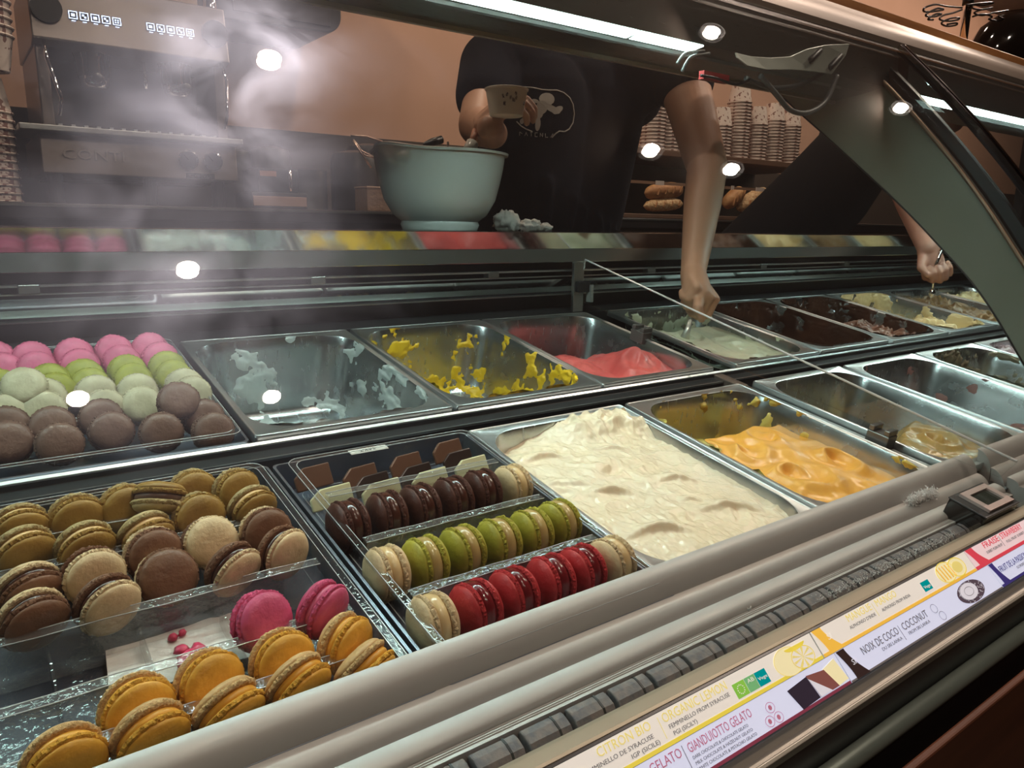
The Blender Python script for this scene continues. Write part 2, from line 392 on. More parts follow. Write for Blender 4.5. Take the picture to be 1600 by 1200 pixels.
for x in (-.7, 3.0):
    cpart(MB().box(x - .012, x + .012, 1.10, 1.13, -.02, .388), 'canopy_post', dark_steel)
ch_ = MB()
for (xa, xb) in ((-.72, .795), (.812, .930), (1.57, 2.69)):
    x = xa
    while x < xb:
        ch_.ext([(.8180, .26215), (.8130, .26285), (.8131, .26355), (.8181, .26285)], x, x + .005); x += .0165
o = cpart(ch_, 'led_chips', chip_m); o['kind'] = 'stuff'
# curved glass panes
def glass_pane(xa, xb):
    pr = []; nz_ = 28
    for i in range(nz_ + 1):
        z = -.3185 + (.342 + .3185) * i / nz_; pr.append((gy(z), z))
    back = []
    for i in range(nz_, -1, -1):
        z = -.3185 + (.342 + .3185) * i / nz_; sl = 2 * GP[0] * z + GP[1]; L = math.hypot(1, sl)
        back.append((gy(z) + .006 / L, z - .006 * sl / L))
    return MB().ext(pr + back, xa, xb)
cpart(glass_pane(X0, 1.490), 'curved_glass', glass, smooth=True, ang=.7)
cpart(glass_pane(1.512, X1), 'curved_glass', glass, smooth=True, ang=.7)
# chrome frame at the joint, and curved side panel
def along(z0, z1, off0, off1, n=30):
    a = []; b = []
    for i in range(n + 1):
        z = z0 + (z1 - z0) * i / n; sl = 2 * GP[0] * z + GP[1]; L = math.hypot(1, sl)
        a.append((gy(z) + off0 / L, z - off0 * sl / L)); b.append((gy(z) + off1 / L, z - off1 * sl / L))
    return a + b[::-1]
cpart(MB().ext(along(-.32, .345, -.004, .012), 1.494, 1.508), 'joint_profile', dark_chrome, bevel=.002)
cpart(MB().ext(along(-.32, .343, -.0065, -.002), 1.498, 1.504), 'joint_bead', chrome, bevel=.001)
cpart(MB().ext(along(-.32, .343, -.004, .003), 1.486, 1.4885), 'pane_edge_trim', chrome)
cpart(MB().ext(along(-.30, .335, .030, .060), 1.47, 1.485), 'side_gasket', black)
# side panel: outer edge follows the glass, inner edge its own curve
inner = [(.500, -.235), (.556, -.152), (.602, -.088), (.656, -.044), (.725, .018), (.780, .067), (.850, .125), (.925, .185), (1.01, .252), (1.06, .297)]
outer = [(.437, -.18), (.470, -.125), (.530, -.050), (.620, .070), (.720, .187), (.770, .238), (.818, .290), (.850, .335), (1.06, .335)]
inner_px = [(1600, 572), (1560, 498), (1520, 440), (1480, 398), (1430, 342), (1380, 295), (1340, 258), (1290, 212), (1240, 168), (1212, 142)]
outer_px = [(1680, 520), (1600, 412), (1560, 345), (1500, 262), (1450, 203), (1410, 158), (1380, 122), (1330, 90), (1225, 70)]
XA = 1.455
def on_x(px, py, x): r = ray(px, py); k = x / r.x; return (r.y * k, r.z * k)
inn = [on_x(a, b, XA) for a, b in inner_px]; out_ = [on_x(a, b, XA) for a, b in outer_px]
def resample(P, n):
    P = [Vector(p) for p in P]; d = [0]
    for a, b in zip(P, P[1:]): d.append(d[-1] + (b - a).length)
    r = []
    for i in range(n):
        t = d[-1] * i / (n - 1); k = 0
        while k < len(P) - 2 and d[k + 1] < t: k += 1
        f = (t - d[k]) / max(1e-9, d[k + 1] - d[k]); r.append(P[k].lerp(P[k + 1], f))
    for _ in range(3):
        r = [r[0]] + [(r[i - 1] + r[i] * 2 + r[i + 1]) / 4 for i in range(1, n - 1)] + [r[-1]]
    return r
ia = [Vector((.44, -.29))] + [Vector(p) for p in inn]; oa = [Vector((.385, -.27))] + [Vector(p) for p in out_]
ia = resample(ia, 30); oa = resample(oa, 30)
mb = MB()
loops = []
for a, b in zip(ia, oa):
    loops.append([(XA, a.x, a.y), (XA, b.x, b.y), (XA + .02, b.x, b.y), (XA + .02, a.x, a.y)])
mb.loft(loops, True, True)
cpart(mb, 'curved_side_panel', arch_m, smooth=True, ang=.6)
cpart(MB().tube([(XA - .002, p.x + .002, p.y + .001) for p in oa[4:28]], .0042, 8), 'side_panel_trim', material('bronze trim', (.34, .24, .17), .35, .6), smooth=True)
cpart(MB().tube([(XA - .001, p.x, p.y) for p in ia], .0016, 6), 'side_panel_trim', black, smooth=True)
# cable bracket under the canopy
bk = MB()
bz = .2500
def bpx(px, py, z=.256): r = ray(px, py); k = z / r.z; return Vector((r.x * k, r.y * k, z))
tp_ = [(1150, 82), (1175, 88), (1205, 90), (1235, 88), (1262, 76), (1290, 70), (1328, 68)]; bt_ = [(1152, 90), (1168, 103), (1198, 109), (1240, 109), (1272, 112), (1300, 116), (1322, 86)]
def yy(p, y): v = on_y(*p, y); return Vector((v.x, v.y, v.z - CZ))
lo = [[yy(a, .792), yy(b, .786), yy(b, .786) + Vector((0, .003, 0)), yy(a, .792) + Vector((0, .003, 0))] for a, b in zip(tp_, bt_)]
bk.loft(lo, True, True)
cpart(bk, 'cable_bracket', material('pale bracket', (.36, .38, .34), .3, .3), bevel=.001)
for (a, b) in (((1268, 92), (1280, 80)), ((1298, 104), (1312, 88))):
    cpart(MB().cap(yy(a, .786), .0055, yy(b, .789), .0055), 'bracket_slot', black, smooth=True)
def cable(name, pts, r, mat, label):
    P = [Vector(p) for p in pts]; Q = []
    for i in range(len(P) - 1):
        p0 = P[max(i - 1, 0)]; p1 = P[i]; p2 = P[i + 1]; p3 = P[min(i + 2, len(P) - 1)]
        for k in range(6):
            t = k / 6; Q.append(.5 * ((2 * p1) + (-p0 + p2) * t + (2 * p0 - 5 * p1 + 4 * p2 - p3) * t * t + (-p0 + 3 * p1 - 3 * p2 + p3) * t ** 3))
    Q.append(P[-1])
    o = MB().tube(Q, r, 8).build(name, mat, case, smooth=True); return o
cab = material('grey cable', (.10, .105, .105), .45)
def cy(px, py, y): v = on_y(px, py, y); return (v.x, v.y, v.z - CZ)
cable('cable', [cy(1188, 118, .80), cy(1215, 150, .795), cy(1235, 172, .795), cy(1262, 176, .795), cy(1290, 158, .80), cy(1308, 118, .80)], .0045, cab, '')
cable('cable', [cy(1165, 122, .805), cy(1205, 137, .805), cy(1250, 132, .805), cy(1290, 112, .805)], .004, cab, '')
cable('cable', [cy(1058, 100, .80), cy(1072, 84, .795), cy(1100, 80, .795)], .0028, cab, '')
cable('cable', [cy(1066, 112, .80), cy(1080, 90, .795), cy(1108, 84, .795)], .0028, cab, '')
cable('cable', [cy(1095, 118, .805), cy(1118, 122, .80), cy(1150, 132, .80), cy(1172, 124, .80)], .0022, black, '')
cpart(MB().box(-.03, .03, -.005, .005, -.006, .006), 'red_connector', material('red plastic', (.25, .02, .02), .5), M=T(Vector(cy(1116, 121, .81))))

# divider and its post
dv = thing('acrylic_divider', 'clear acrylic divider standing front to back between the two pan modules', 'divider', T((1.006, 0, CZ)))
MB().ext([(1.127, -.066), (.334, -.272), (.350, -.295), (.405, -.285), (1.127, -.150)], -.0015, .0015).build('sheet', acryl, dv)
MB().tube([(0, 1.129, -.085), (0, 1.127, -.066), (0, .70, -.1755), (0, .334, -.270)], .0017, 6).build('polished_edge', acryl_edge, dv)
for i, (px, py) in enumerate(((1040, 520), (1377, 678))):
    pass
ps = thing('divider_post', 'short steel post with black clamp holding the acrylic divider', 'post', T(rel(.995, 1.135, -.17)))
MB().box(-.013, .013, -.004, .004, 0, .099).build('upright', dull_steel, ps, bevel=.001)
MB().box(-.010, .020, -.016, -.004, .040, .062).build('clamp', black, ps, bevel=.002)
MB().box(.018, .026, -.020, -.006, .020, .055).build('clip_plate', material('clear clip', (.30, .31, .31), .15), ps, bevel=.001)
clip_m = material('grey clip', (.16, .15, .145), .2, .3)
for px, py, lb in ((1044, 512, 'grey clip on the rim between the red sorbet and the pale green gelato'), (1376, 676, 'grey clip on the rim beside the mango gelato')):
    p = on_deck(px, py, .012)
    t = thing('divider_clip', lb, 'clip', DM @ T((1.006, p.y, 0)))
    MB().box(-.012, .012, -.016, .016, -.010, .012).build('body', clip_m, t, bevel=.0015)
    for k in (-1, 1):
        MB().box(-.012, .012, k * .011 - .004, k * .011 + .004, .012, .020).build('jaw', clip_m, t, bevel=.0012)

# ================================================================== pans
PW, PD = .254, .336
def rr(wd, dp, r, z, m=6):
    P = []; hx_, hy_ = wd / 2 - r, dp / 2 - r
    cs = [(hx_, hy_, 0), (-hx_, hy_, PI / 2), (-hx_, -hy_, PI), (hx_, -hy_, 1.5 * PI)]
    for k in range(4):
        cx, cy2, a0 = cs[k]; nx, ny, _ = cs[(k + 1) % 4]
        for i in range(m + 1):
            a = a0 + PI / 2 * i / m; P.append(Vector((cx + r * math.cos(a), cy2 + r * math.sin(a), z)))
        a1 = a0 + PI / 2
        ex, ey = cx + r * math.cos(a1), cy2 + r * math.sin(a1); sx, sy = nx + r * math.cos(a1), ny + r * math.sin(a1)
        for i in range(1, m): P.append(Vector((ex + (sx - ex) * i / m, ey + (sy - ey) * i / m, z)))
    return P
IW, ID, IR = PW - .017, PD - .030, .050
def basin_loops(m=6, extra=0, w_=PW):
    iw = w_ - .017; L = []
    spec = [(0, 0.0, IR), (.001, -.004, IR), (.004, -.02, IR), (.008, -.05, IR), (.013, -.085, IR), (.017, -.110, .048), (.024, -.120, .045), (.036, -.1245, .036), (.06, -.125, .03)]
    if extra:
        ts = np.linspace(0, len(spec) - 1, extra); sp = []
        for t in ts:
            k = min(int(t), len(spec) - 2); f = t - k; sp.append(tuple(spec[k][j] * (1 - f) + spec[k + 1][j] * f for j in range(3)))
        spec = sp
    for (ins, z, r) in spec: L.append(rr(iw - 2 * ins, ID - 2 * ins, r, z, m))
    return L
def make_pan(label):
    t = thing('gelato_pan', label, 'pan')
    outer = [rr(PW, PD, .004, -.011), rr(PW, PD, .004, -.002), rr(PW - .0015, PD - .0015, .004, -.0004), rr(PW - .004, PD - .004, .004, 0), rr(PW - .006, PD - .006, .005, -.0008), rr(IW + .003, ID + .003, IR, -.0008), rr(IW, ID, IR, -.0014)]
    MB().loft(outer).build('rim', steel, t, smooth=True, ang=.5, recalc=False)
    bl = basin_loops(8); bl[0] = [Vector((p.x, p.y, -.0014)) for p in bl[0]]
    MB().loft(bl, cap1=True).build('basin', pan_steel, t, smooth=True, ang=.9)
    return t
protopan = [None]
def pan(u, v, label, dz=0, rot=0):
    M_ = DM @ T((u, v, dz)) @ RZ(rot)
    if protopan[0] is None:
        protopan[0] = make_pan(label); protopan[0].matrix_world = M_; protopan[0]['group'] = 'gelato pans'; return protopan[0]
    return dup(protopan[0], M_, label, 'gelato pans')
VB, VF = .909, .505                       # row centres, back and front
BU = [.495 + .001, .6275 + .130 - .0] 
back_u = [.367, .627, .883, 1.197, 1.464, 1.731, 1.998, 2.265, 2.53]
front_u = [.597, .860, 1.150, 1.417, 1.684, 1.951, 2.218, 2.485]
back_lab = ['steel pan scraped empty with white streaks, right of the pink macarons', 'steel pan scraped empty with yellow streaks', 'steel pan holding the red sorbet',
            'steel pan holding the pale green gelato under the bare hand', 'steel pan smeared with dark chocolate, first right of the pale green gelato', 'steel pan with folded milk chocolate gelato, second right of the pale green gelato',
            'steel pan with a cream coloured scoop and yellow smears, back row', 'steel pan of brown gelato under the hand with the spoon', 'steel pan of yellow gelato, farthest in the back row']
front_lab = ['steel pan brim-full of pale vanilla gelato', 'steel pan holding the orange mango gelato', 'near-empty steel pan with caramel gelato at its front', 'near-empty steel pan with a pink and black cherry remnant',
             'steel pan with beige nut crumbs smeared inside', 'steel pan with purple and white gelato', 'steel pan with white gelato, right of the purple one', 'steel pan, farthest in the front row']
for u, lb in zip(back_u, back_lab): pan(u, VB + (.004 if u > 1.3 and u < 1.5 else 0), lb)
for u, lb in zip(front_u, front_lab): pan(u, VF, lb)

# ---- contents
def smear(u, v, name, label, mat, th=.2, scale=28, thick=.003, bias=None, m=34, nl=56, seed=0, stretch=(1, 1, 1)):
    L = basin_loops(m, nl); n = len(L[0]); vs = []; val = []
    for k, l in enumerate(L):
        for p in l:
            q = Vector((p.x * stretch[0] + seed, p.y * stretch[1], p.z * stretch[2])) * scale
            a = noise.fractal(q, .9, 2.0, 5) + .35 * noise.noise(q * .35) + .25 * noise.noise(q * 5)
            if bias: a += bias(p, k / nl)
            val.append(a)
            h = max(-.6, min(1, (a - th) * 3.5)) * thick * (1 + .5 * noise.noise(q * 5))
            inward = Vector((-p.x, -p.y, 0)).normalized() * (1 - min(1, k / nl * 1.2)) + Vector((0, 0, 1)) * (.3 + .7 * k / nl)
            vs.append(p + inward * h)
    fs = []
    for k in range(len(L) - 1):
        for i in range(n):
            j = (i + 1) % n; f = (k * n + i, k * n + j, (k + 1) * n + j, (k + 1) * n + i)
            if max(val[q] for q in f) > th and True: fs.append(f)
    used = sorted({i for f in fs for i in f}); mp = {a: b for b, a in enumerate(used)}
    mb = MB(); mb.v = [tuple(vs[i]) for i in used]; mb.f = [tuple(mp[i] for i in f) for f in fs]
    o = mb.build(name, mat, None, DM @ T((u, v, .0004)), smooth=True, recalc=False)
    return tag(o, label, 'gelato', kind='stuff')
def blob(u, v, name, label, mat, hf, x0=-IW / 2 + .002, x1=IW / 2 - .002, y0=-ID / 2 + .002, y1=ID / 2 - .002, nx=110, ny=150, kind=None):
    vs = []; fs = []; keep = []
    for j in range(ny + 1):
        for i in range(nx + 1):
            x = x0 + (x1 - x0) * i / nx; y = y0 + (y1 - y0) * j / ny; z = hf(x, y)
            # keep inside the rounded corner
            ax = abs(x) - (IW / 2 - IR); ay = abs(y) - (ID / 2 - IR); R_ = IR + .003
            if ax > 0 and ay > 0:
                L_ = math.hypot(ax, ay)
                if L_ > R_: x = math.copysign(IW / 2 - IR + ax * R_ / L_, x); y = math.copysign(ID / 2 - IR + ay * R_ / L_, y)
            vs.append((x, y, max(z, -.124))); keep.append(z > -.1235)
    w_ = nx + 1
    for j in range(ny):
        for i in range(nx):
            f = (j * w_ + i, j * w_ + i + 1, (j + 1) * w_ + i + 1, (j + 1) * w_ + i)
            if any(keep[q] for q in f): fs.append(f)
    mb = MB(); mb.v = vs; mb.f = fs
    o = mb.build(name, mat, None, DM @ T((u, v, 0)), smooth=True, recalc=False)
    return tag(o, label, 'gelato', kind=kind)
def N3(x, y, s, z=0): return noise.noise(Vector((x * s, y * s, z)))
def sstep(a, b, x): t = max(0, min(1, (x - a) / (b - a))); return t * t * (3 - 2 * t)
def scoop(x, y, cx, cy2, rx, ry, ang, h):        # lump with a sharp lee side
    dx, dy = x - cx, y - cy2; c, s = math.cos(ang), math.sin(ang)
    a = (dx * c + dy * s) / rx; b = (-dx * s + dy * c) / ry + .5 * a * a
    return h * math.exp(-(a * a) * 1.2) * (math.exp(-max(b, 0) ** 2 * 1.2) if b > 0 else math.exp(-(b * 3.2) ** 2))
def curl(x, y, cx, cy2, R, A, lam, ph=0, sgn=1):
    dx, dy = x - cx, y - cy2; r = math.hypot(dx, dy) + 1e-6; a = math.atan2(dy, dx) * sgn
    e = math.exp(-(r / R) ** 2)
    q = math.cos(2 * PI * r / lam - a + ph)
    return A * e * (abs(q) ** 1.0 * (1 if q > 0 else -1) + .3 * q ** 3) * min(1, r / (lam * .25))
def gel(name, col, col2, sc=14, rough=.32): return material(name, col, rough, spec=.45, var=(sc, col2), bump=(170, .0005), sss=.06)
vanilla_m = gel('vanilla gelato', (.90, .74, .53), (.88, .76, .58), rough=.22)
mango_m = gel('mango gelato', (.93, .46, .07), (.93, .50, .12), 9, .27)
red_m = gel('red sorbet', (.62, .10, .09), (.55, .08, .08), rough=.35)
green_m = gel('pale green gelato', (.60, .62, .46), (.55, .57, .42))
yellow_s = gel('yellow sorbet', (.86, .56, .02), (.80, .50, .03))
white_s = gel('white gelato film', (.62, .66, .64), (.5, .55, .54))
choc_m = gel('dark chocolate gelato', (.055, .022, .014), (.09, .035, .02), rough=.25)
milk_m = gel('milk chocolate gelato', (.20, .085, .05), (.13, .05, .03))
cream_m = gel('cream gelato', (.78, .62, .36), (.70, .52, .26))
caramel_m = gel('caramel gelato', (.55, .36, .12), (.42, .38, .22), 22, .2)
brown_m = gel('brown gelato', (.26, .14, .055), (.18, .10, .04))
nut_m = gel('nut crumb gelato', (.50, .46, .36), (.28, .25, .16), 40)
purple_m = gel('purple ripple gelato', (.16, .04, .07), (.60, .52, .55), 30)
pinkice_m = gel('pink cherry gelato', (.55, .33, .30), (.45, .25, .24))
cherry_m = material('black cherry sauce', (.012, .004, .006), .12)
def h_van(x, y):
    z = -.013 + .003 * N3(x, y, 18) + .0018 * (1 - abs(N3(x + .004 * N3(x, y, 50), y, 42, 2)) * 3) + .0012 * N3(x * 1.7, y, 150, 5)
    for a in ((-.065, .093, .028, .011, -.15, .007), (.03, .078, .020, .009, -.3, .006), (-.042, -.005, .026, .011, -.45, .008), (.05, -.011, .022, .010, -.35, .007), (-.054, -.085, .030, .012, -.35, .009), (.057, -.085, .032, .011, -.45, .008), (.03, -.055, .014, .007, -.5, .004), (-.01, .05, .03, .02, .4, .003), (-.085, .03, .03, .013, -.4, .004), (-.02, .04, .05, .02, .2, .004)):
        z += scoop(x, y, *a)
    k = sstep(.10, .14, y + .18 * x) * sstep(-.03, .03, x)
    return z + k * (.010 + .006 * noise.ridged_multi_fractal(Vector((x * 40, y * 40, 1)), 1, 2, 3, 1, 2)) - .016 * sstep(-.02, -.09, x) * sstep(.10, .14, y)
blob(front_u[0], VF, 'gelato', 'pale vanilla gelato brim-full in the wide front pan', vanilla_m, h_van, nx=150, ny=200)
def fold(x, y, cx, cy2, R, A, lam, ph, sgn=1):       # a spiralling fold with one soft and one sharp side
    dx, dy = x - cx, y - cy2; r = math.hypot(dx, dy); a = math.atan2(dy, dx) * sgn
    q = (r / lam - a / (2 * PI) + ph) % 1.0
    pr = math.exp(-((q - .38) / (.20 if q < .38 else .26)) ** 2)
    return A * math.exp(-(r / R) ** 2) * pr * min(1, r / (lam * .3))
def h_mango(x, y):
    E = sstep(.022, 0., y - .070 + .012 * N3(x, y, 26, 3))
    if E <= 0: return -.2
    wx = x + .007 * N3(x, y, 14, 1); wy = y + .007 * N3(x, y, 14, 7)
    z = -.122 + .094 * E + .004 * N3(x, y, 12)
    for a in ((-.034, .026, .040, .012, .046, .5, 1), (.036, .036, .034, .011, .042, .2, -1), (-.022, -.050, .050, .014, .055, .35, 1), (.068, -.046, .046, .016, .050, .8, -1), (-.085, .045, .03, .010, .03, .1, 1), (-.07, -.11, .045, .009, .055, .6, -1), (.03, -.12, .045, .008, .06, .1, 1)):
        z += E * fold(wx, wy, *a)
    z += .0012 * math.sin(3.2 * math.sin(22 * wx + 9 * wy) + 90 * wy) * E
    return min(z, .004)
blob(front_u[1], VF, 'gelato', 'glossy orange mango gelato in swirled folds', mango_m, h_mango, nx=200, ny=260)
def h_red(x, y):
    E = sstep(.035, .0, y - .025 + .02 * x + .012 * N3(x, y, 25, 3))
    if E <= 0: return -.2
    z = -.122 + .088 * E + .006 * N3(x, y, 20, 6) - .018 * sstep(-.08, -.145, y)
    z += .016 * math.exp(-(((x + .055) / .035) ** 2 + ((y + .02) / .05) ** 2)) + .030 * math.exp(-(((x - .070) / .042) ** 2 + ((y + .045) / .045) ** 2))
    z += E * fold(x, y, .05, -.06, .045, .012, .05, .3) + .002 * N3(x, y, 90)
    return z - .016 * math.exp(-(((x + .0) / .018) ** 2 + ((y + .04) / .04) ** 2))
blob(back_u[2], VB, 'gelato', 'red sorbet heaped at the front of its pan', red_m, h_red, nx=140, ny=180)
def h_green(x, y):
    E = sstep(.06, .02, y - .055 + .012 * N3(x, y, 20))
    if E <= 0: return -.2
    wx = x + .01 * N3(x, y, 20, 1); wy = y + .01 * N3(x, y, 20, 7)
    return -.122 + .098 * E + .004 * N3(x, y, 22, 4) + fold(wx, wy, -.03, .03, .05, .008, .035, .2) + fold(wx, wy, .04, -.05, .06, .007, .04, .6, -1) + .001 * N3(x, y, 100)
blob(back_u[3], VB, 'gelato', 'pale green gelato half filling the pan under the bare hand', green_m, h_green)
def front_heap(top, edge, seed, rid=.006, slope=0., wd=.04):
    def f(x, y):
        E = sstep(wd, 0., y - edge - slope * x + .02 * N3(x, y, 24, seed))
        if E <= 0: return -.2
        wx = x + .012 * N3(x, y, 24, seed + 1); wy = y + .012 * N3(x, y, 24, seed + 7)
        return -.122 + top * E + E * (rid * 1.6 * N3(wx, wy, 30, seed) + rid * 1.3 * abs(N3(wx, wy, 55, seed + 3)) + fold(wx, wy, .03, edge - .05, .05, rid, .03, .2) + .003 * N3(x, y, 110, seed))
    return f
blob(back_u[4], VB, 'gelato', 'remnant of dark chocolate gelato at the front of its pan', choc_m, front_heap(.040, -.08, 2))
blob(back_u[5], VB, 'gelato', 'folded milk chocolate gelato ripples in the back row', milk_m, front_heap(.085, .03, 5, .012))
blob(back_u[6], VB, 'gelato', 'cream coloured gelato scoop, back row', cream_m, front_heap(.085, -.02, 9, .012, .3))
blob(back_u[7], VB, 'gelato', 'brown speckled gelato under the hand with the spoon', brown_m, front_heap(.100, .12, 11, .012))
blob(back_u[8], VB, 'gelato', 'yellow gelato, farthest in the back row', cream_m, front_heap(.105, .11, 12, .012))
def h_cara(x, y):
    E = sstep(.05, 0., y + .035 - .35 * x + .014 * N3(x, y, 30, 8))
    if E <= 0: return -.2
    return -.122 + .085 * E + .006 * N3(x, y, 24, 5) + E * fold(x + .006 * N3(x, y, 20), y, .05, -.06, .045, .012, .030, .1) + .0015 * N3(x, y, 120, 5)
blob(front_u[2], VF, 'gelato', 'glossy caramel gelato at the front of the near-empty pan', caramel_m, h_cara)
blob(front_u[3], VF, 'gelato', 'pink gelato remnant left of the black cherries', pinkice_m, front_heap(.060, -.06, 14, .010))
blob(front_u[5], VF, 'gelato', 'purple and white rippled gelato', purple_m, front_heap(.11, .13, 15, .009))
blob(front_u[6], VF, 'gelato', 'white gelato right of the purple one', green_m, front_heap(.11, .13, 16, .009))
smear(back_u[0], VB, 'gelato_residue', 'white streaks of residue inside the emptied pan', white_s, th=.26, scale=20, thick=.0022, stretch=(1, .8, 1.2), seed=3.1, m=66, nl=110)
smear(back_u[1], VB, 'gelato_residue', 'yellow streaks of residue inside the emptied pan', yellow_s, th=.22, scale=24, thick=.0035, seed=7.7, m=66, nl=110, bias=lambda p, t: .55 * sstep(-.10, -.15, p.y) * sstep(-.07, .02, p.x) * sstep(.25, .6, t) + .10 * sstep(.0, .2, p.y))
smear(back_u[3], VB, 'gelato_residue', 'pale residue on the back wall of the pan under the bare hand', green_m, th=.12, scale=26, thick=.003, seed=1.2, bias=lambda p, t: .3 * sstep(.05, .14, p.y) - .2)
smear(back_u[4], VB, 'gelato_residue', 'dark chocolate residue lining its pan', choc_m, th=-.5, scale=26, thick=.003, seed=2.2)
smear(back_u[5], VB, 'gelato_residue', 'chocolate residue on the walls of the milk chocolate pan', choc_m, th=-.35, scale=30, thick=.004, seed=9.2)
smear(back_u[6], VB, 'gelato_residue', 'yellow cream residue on the back wall of the cream gelato pan', cream_m, th=.15, scale=26, thick=.004, seed=4.6, bias=lambda p, t: .3 * sstep(.05, .15, p.y))
smear(front_u[4], VF, 'gelato_residue', 'beige nut crumbs smeared inside a front pan', nut_m, th=.05, scale=30, thick=.006, seed=5.5, bias=lambda p, t: .3 * sstep(.0, .1, -p.x))
smear(front_u[3], VF, 'gelato_residue', 'thin pink film inside the cherry pan', pinkice_m, th=.75, scale=30, thick=.001, seed=8.8)
smear(front_u[1], VF, 'gelato_residue', 'thick yellow rind behind the mango gelato', gel('mango rind', (.62, .48, .12), (.7, .5, .1)), th=.35, scale=34, thick=.006, seed=6.6, bias=lambda p, t: .5 * math.exp(-((p.y - .055 - .25 * p.x) / .015) ** 2) * sstep(-.3, 0, .01) - .1)
rnd = random.Random(8)
for k in range(9):
    p = Vector((front_u[3] + rnd.uniform(-.06, .08), VF - .10 + rnd.uniform(-.025, .03), -.075 + rnd.uniform(0, .012)))
    M_ = DM @ T(p) @ Matrix.Rotation(rnd.random() * 3, 4, Vector((rnd.random(), rnd.random(), 1))) @ Matrix.Diagonal((.011, .010, .009, 1))
    o = MB().lathe([(0, 1), (.5, .85), (.9, .4), (1, 0), (.85, -.5), (.5, -.9), (0, -1)], 12).build('black_cherry', cherry_m, None, M_, smooth=True)
    tag(o, 'glossy black cherry on the pink gelato remnant', 'cherry', 'black cherries')
for (px, py, lb, s) in ((985, 567, 'white crumb on the red sorbet, right of the other crumb', .0035), (964, 572, 'small white crumb at the front of the red sorbet', .0028)):
    p = on_deck(px, py, -.045)
    tag(MB().lathe([(0, 1), (.6, .7), (1, .1), (.7, -.7), (0, -1)], 9).build('crumb', paper, None, DM @ T(p) @ Matrix.Diagonal((s * 1.3, s, s, 1)), smooth=True), lb, 'crumb')

# ================================================================== macarons
def shell_mb(R=.0225, dome=.0085, foot=.0035, n=96, seed=0):
    def wob(r, z, a):
        q = Vector((math.cos(a) * 15 + seed, math.sin(a) * 15, z * 900))
        if z < foot + .0001 and r > R * .9:
            k = noise.noise(q * 1.7); return r * (1 + .07 * k), z + .0009 * noise.noise(q * 2.3)
        return r * (1 + .008 * noise.noise(q * .15)), z + (.0003 * noise.noise(Vector((r * math.cos(a) * 220, r * math.sin(a) * 220, seed))) if z > foot else 0)
    pr = [(0, -.0005), (R * .85, -.0002), (R * .93, .0002), (R * .95, foot * .5), (R * .94, foot), (R * .965, foot * 1.08)]
    for k in range(1, 10):
        a = PI / 2 * k / 9; pr.append((R * .985 * math.cos(a) ** .62 if k < 9 else 0, foot * 1.12 + dome * math.sin(a) ** 1.1))
    return MB().lathe(pr, n, None, wob)
MAC = {}
def mac_mat(name, c, d=None): return material(name, c, .42, spec=.35, bump=(420, .0004), var=(70, d or tuple(k * .82 for k in c)))
mcol = {
 'pink': (.66, .14, .26), 'green': (.34, .33, .05), 'white': (.50, .44, .29), 'brown': (.16, .085, .06), 'caramel': (.38, .21, .05), 'tan': (.50, .36, .17),
 'yellow': (.82, .40, .05), 'cream': (.78, .50, .23), 'vanilla': (.80, .58, .34), 'choc': (.095, .030, .020), 'chocfill': (.07, .022, .014), 'red': (.55, .035, .04), 'redfill': (.16, .008, .012),
 'pist': (.46, .40, .05), 'pistfill': (.52, .37, .14), 'vanfill': (.78, .55, .28), 'mocha': (.22, .10, .055), 'pinkhot': (.74, .11, .24)}
mm = {k: mac_mat('macaron ' + k, v) for k, v in mcol.items()}
fill = {k: material('filling ' + k, mcol[k], .16 if k.endswith('fill') else .4, coat=.4 if k.endswith('fill') else 0) for k in ('chocfill', 'redfill', 'pistfill', 'vanfill', 'brown', 'cream', 'pink', 'green', 'white', 'caramel', 'yellow')}
FM_ = {}
def foot_mat(k):
    if k not in FM_: FM_[k] = material('foot ' + k, tuple(q * .62 for q in mcol[k]), .75, spec=.2, bump=(900, .0008), var=(500, tuple(q * .95 for q in mcol[k])))
    return FM_[k]
def make_mac(a, b, f, fh, R):
    t = thing('macaron', 'macaron', 'macaron', T((0, 0, -9)))
    sh = shell_mb(R, .0070, .0036, seed=len(MAC) * 3.1); ff = 1.04 if fh > .008 else .96
    o = sh.build('shell', mm[a], t, T((0, 0, fh / 2)), smooth=True)
    o2 = sh.build('shell', mm[b], t, T((0, 0, -fh / 2)) @ RX(PI) @ RZ(1), smooth=True)
    sd_ = len(MAC) * 2.3
    def crumbly(r, z, an):
        k = noise.noise(Vector((math.cos(an) * 16 + sd_, math.sin(an) * 16, z * 500))) + .5 * noise.noise(Vector((math.cos(an) * 34, math.sin(an) * 34 + sd_, z * 900)))
        return r * (1 + .055 * k), z + .0006 * k
    for q_, kk in ((o, a), (o2, b)):
        MB().lathe([(R * .90, -.0004), (R * .985, -.0002), (R * 1.035, .0007), (R * 1.045, .0018), (R * 1.03, .0030), (R * .985, .0038), (R * .90, .0042)], 110, None, crumbly).build('ruffled_foot', foot_mat(kk), q_, smooth=True, ang=.5)
    MB().lathe([(0, -fh / 2), (R * .86 * ff, -fh / 2), (R * .95 * ff, -fh * .36), (R * .98 * ff, 0), (R * .95 * ff, fh * .36), (R * .86 * ff, fh / 2), (0, fh / 2)], 32).build('filling', fill[f], t, smooth=True)
    return t
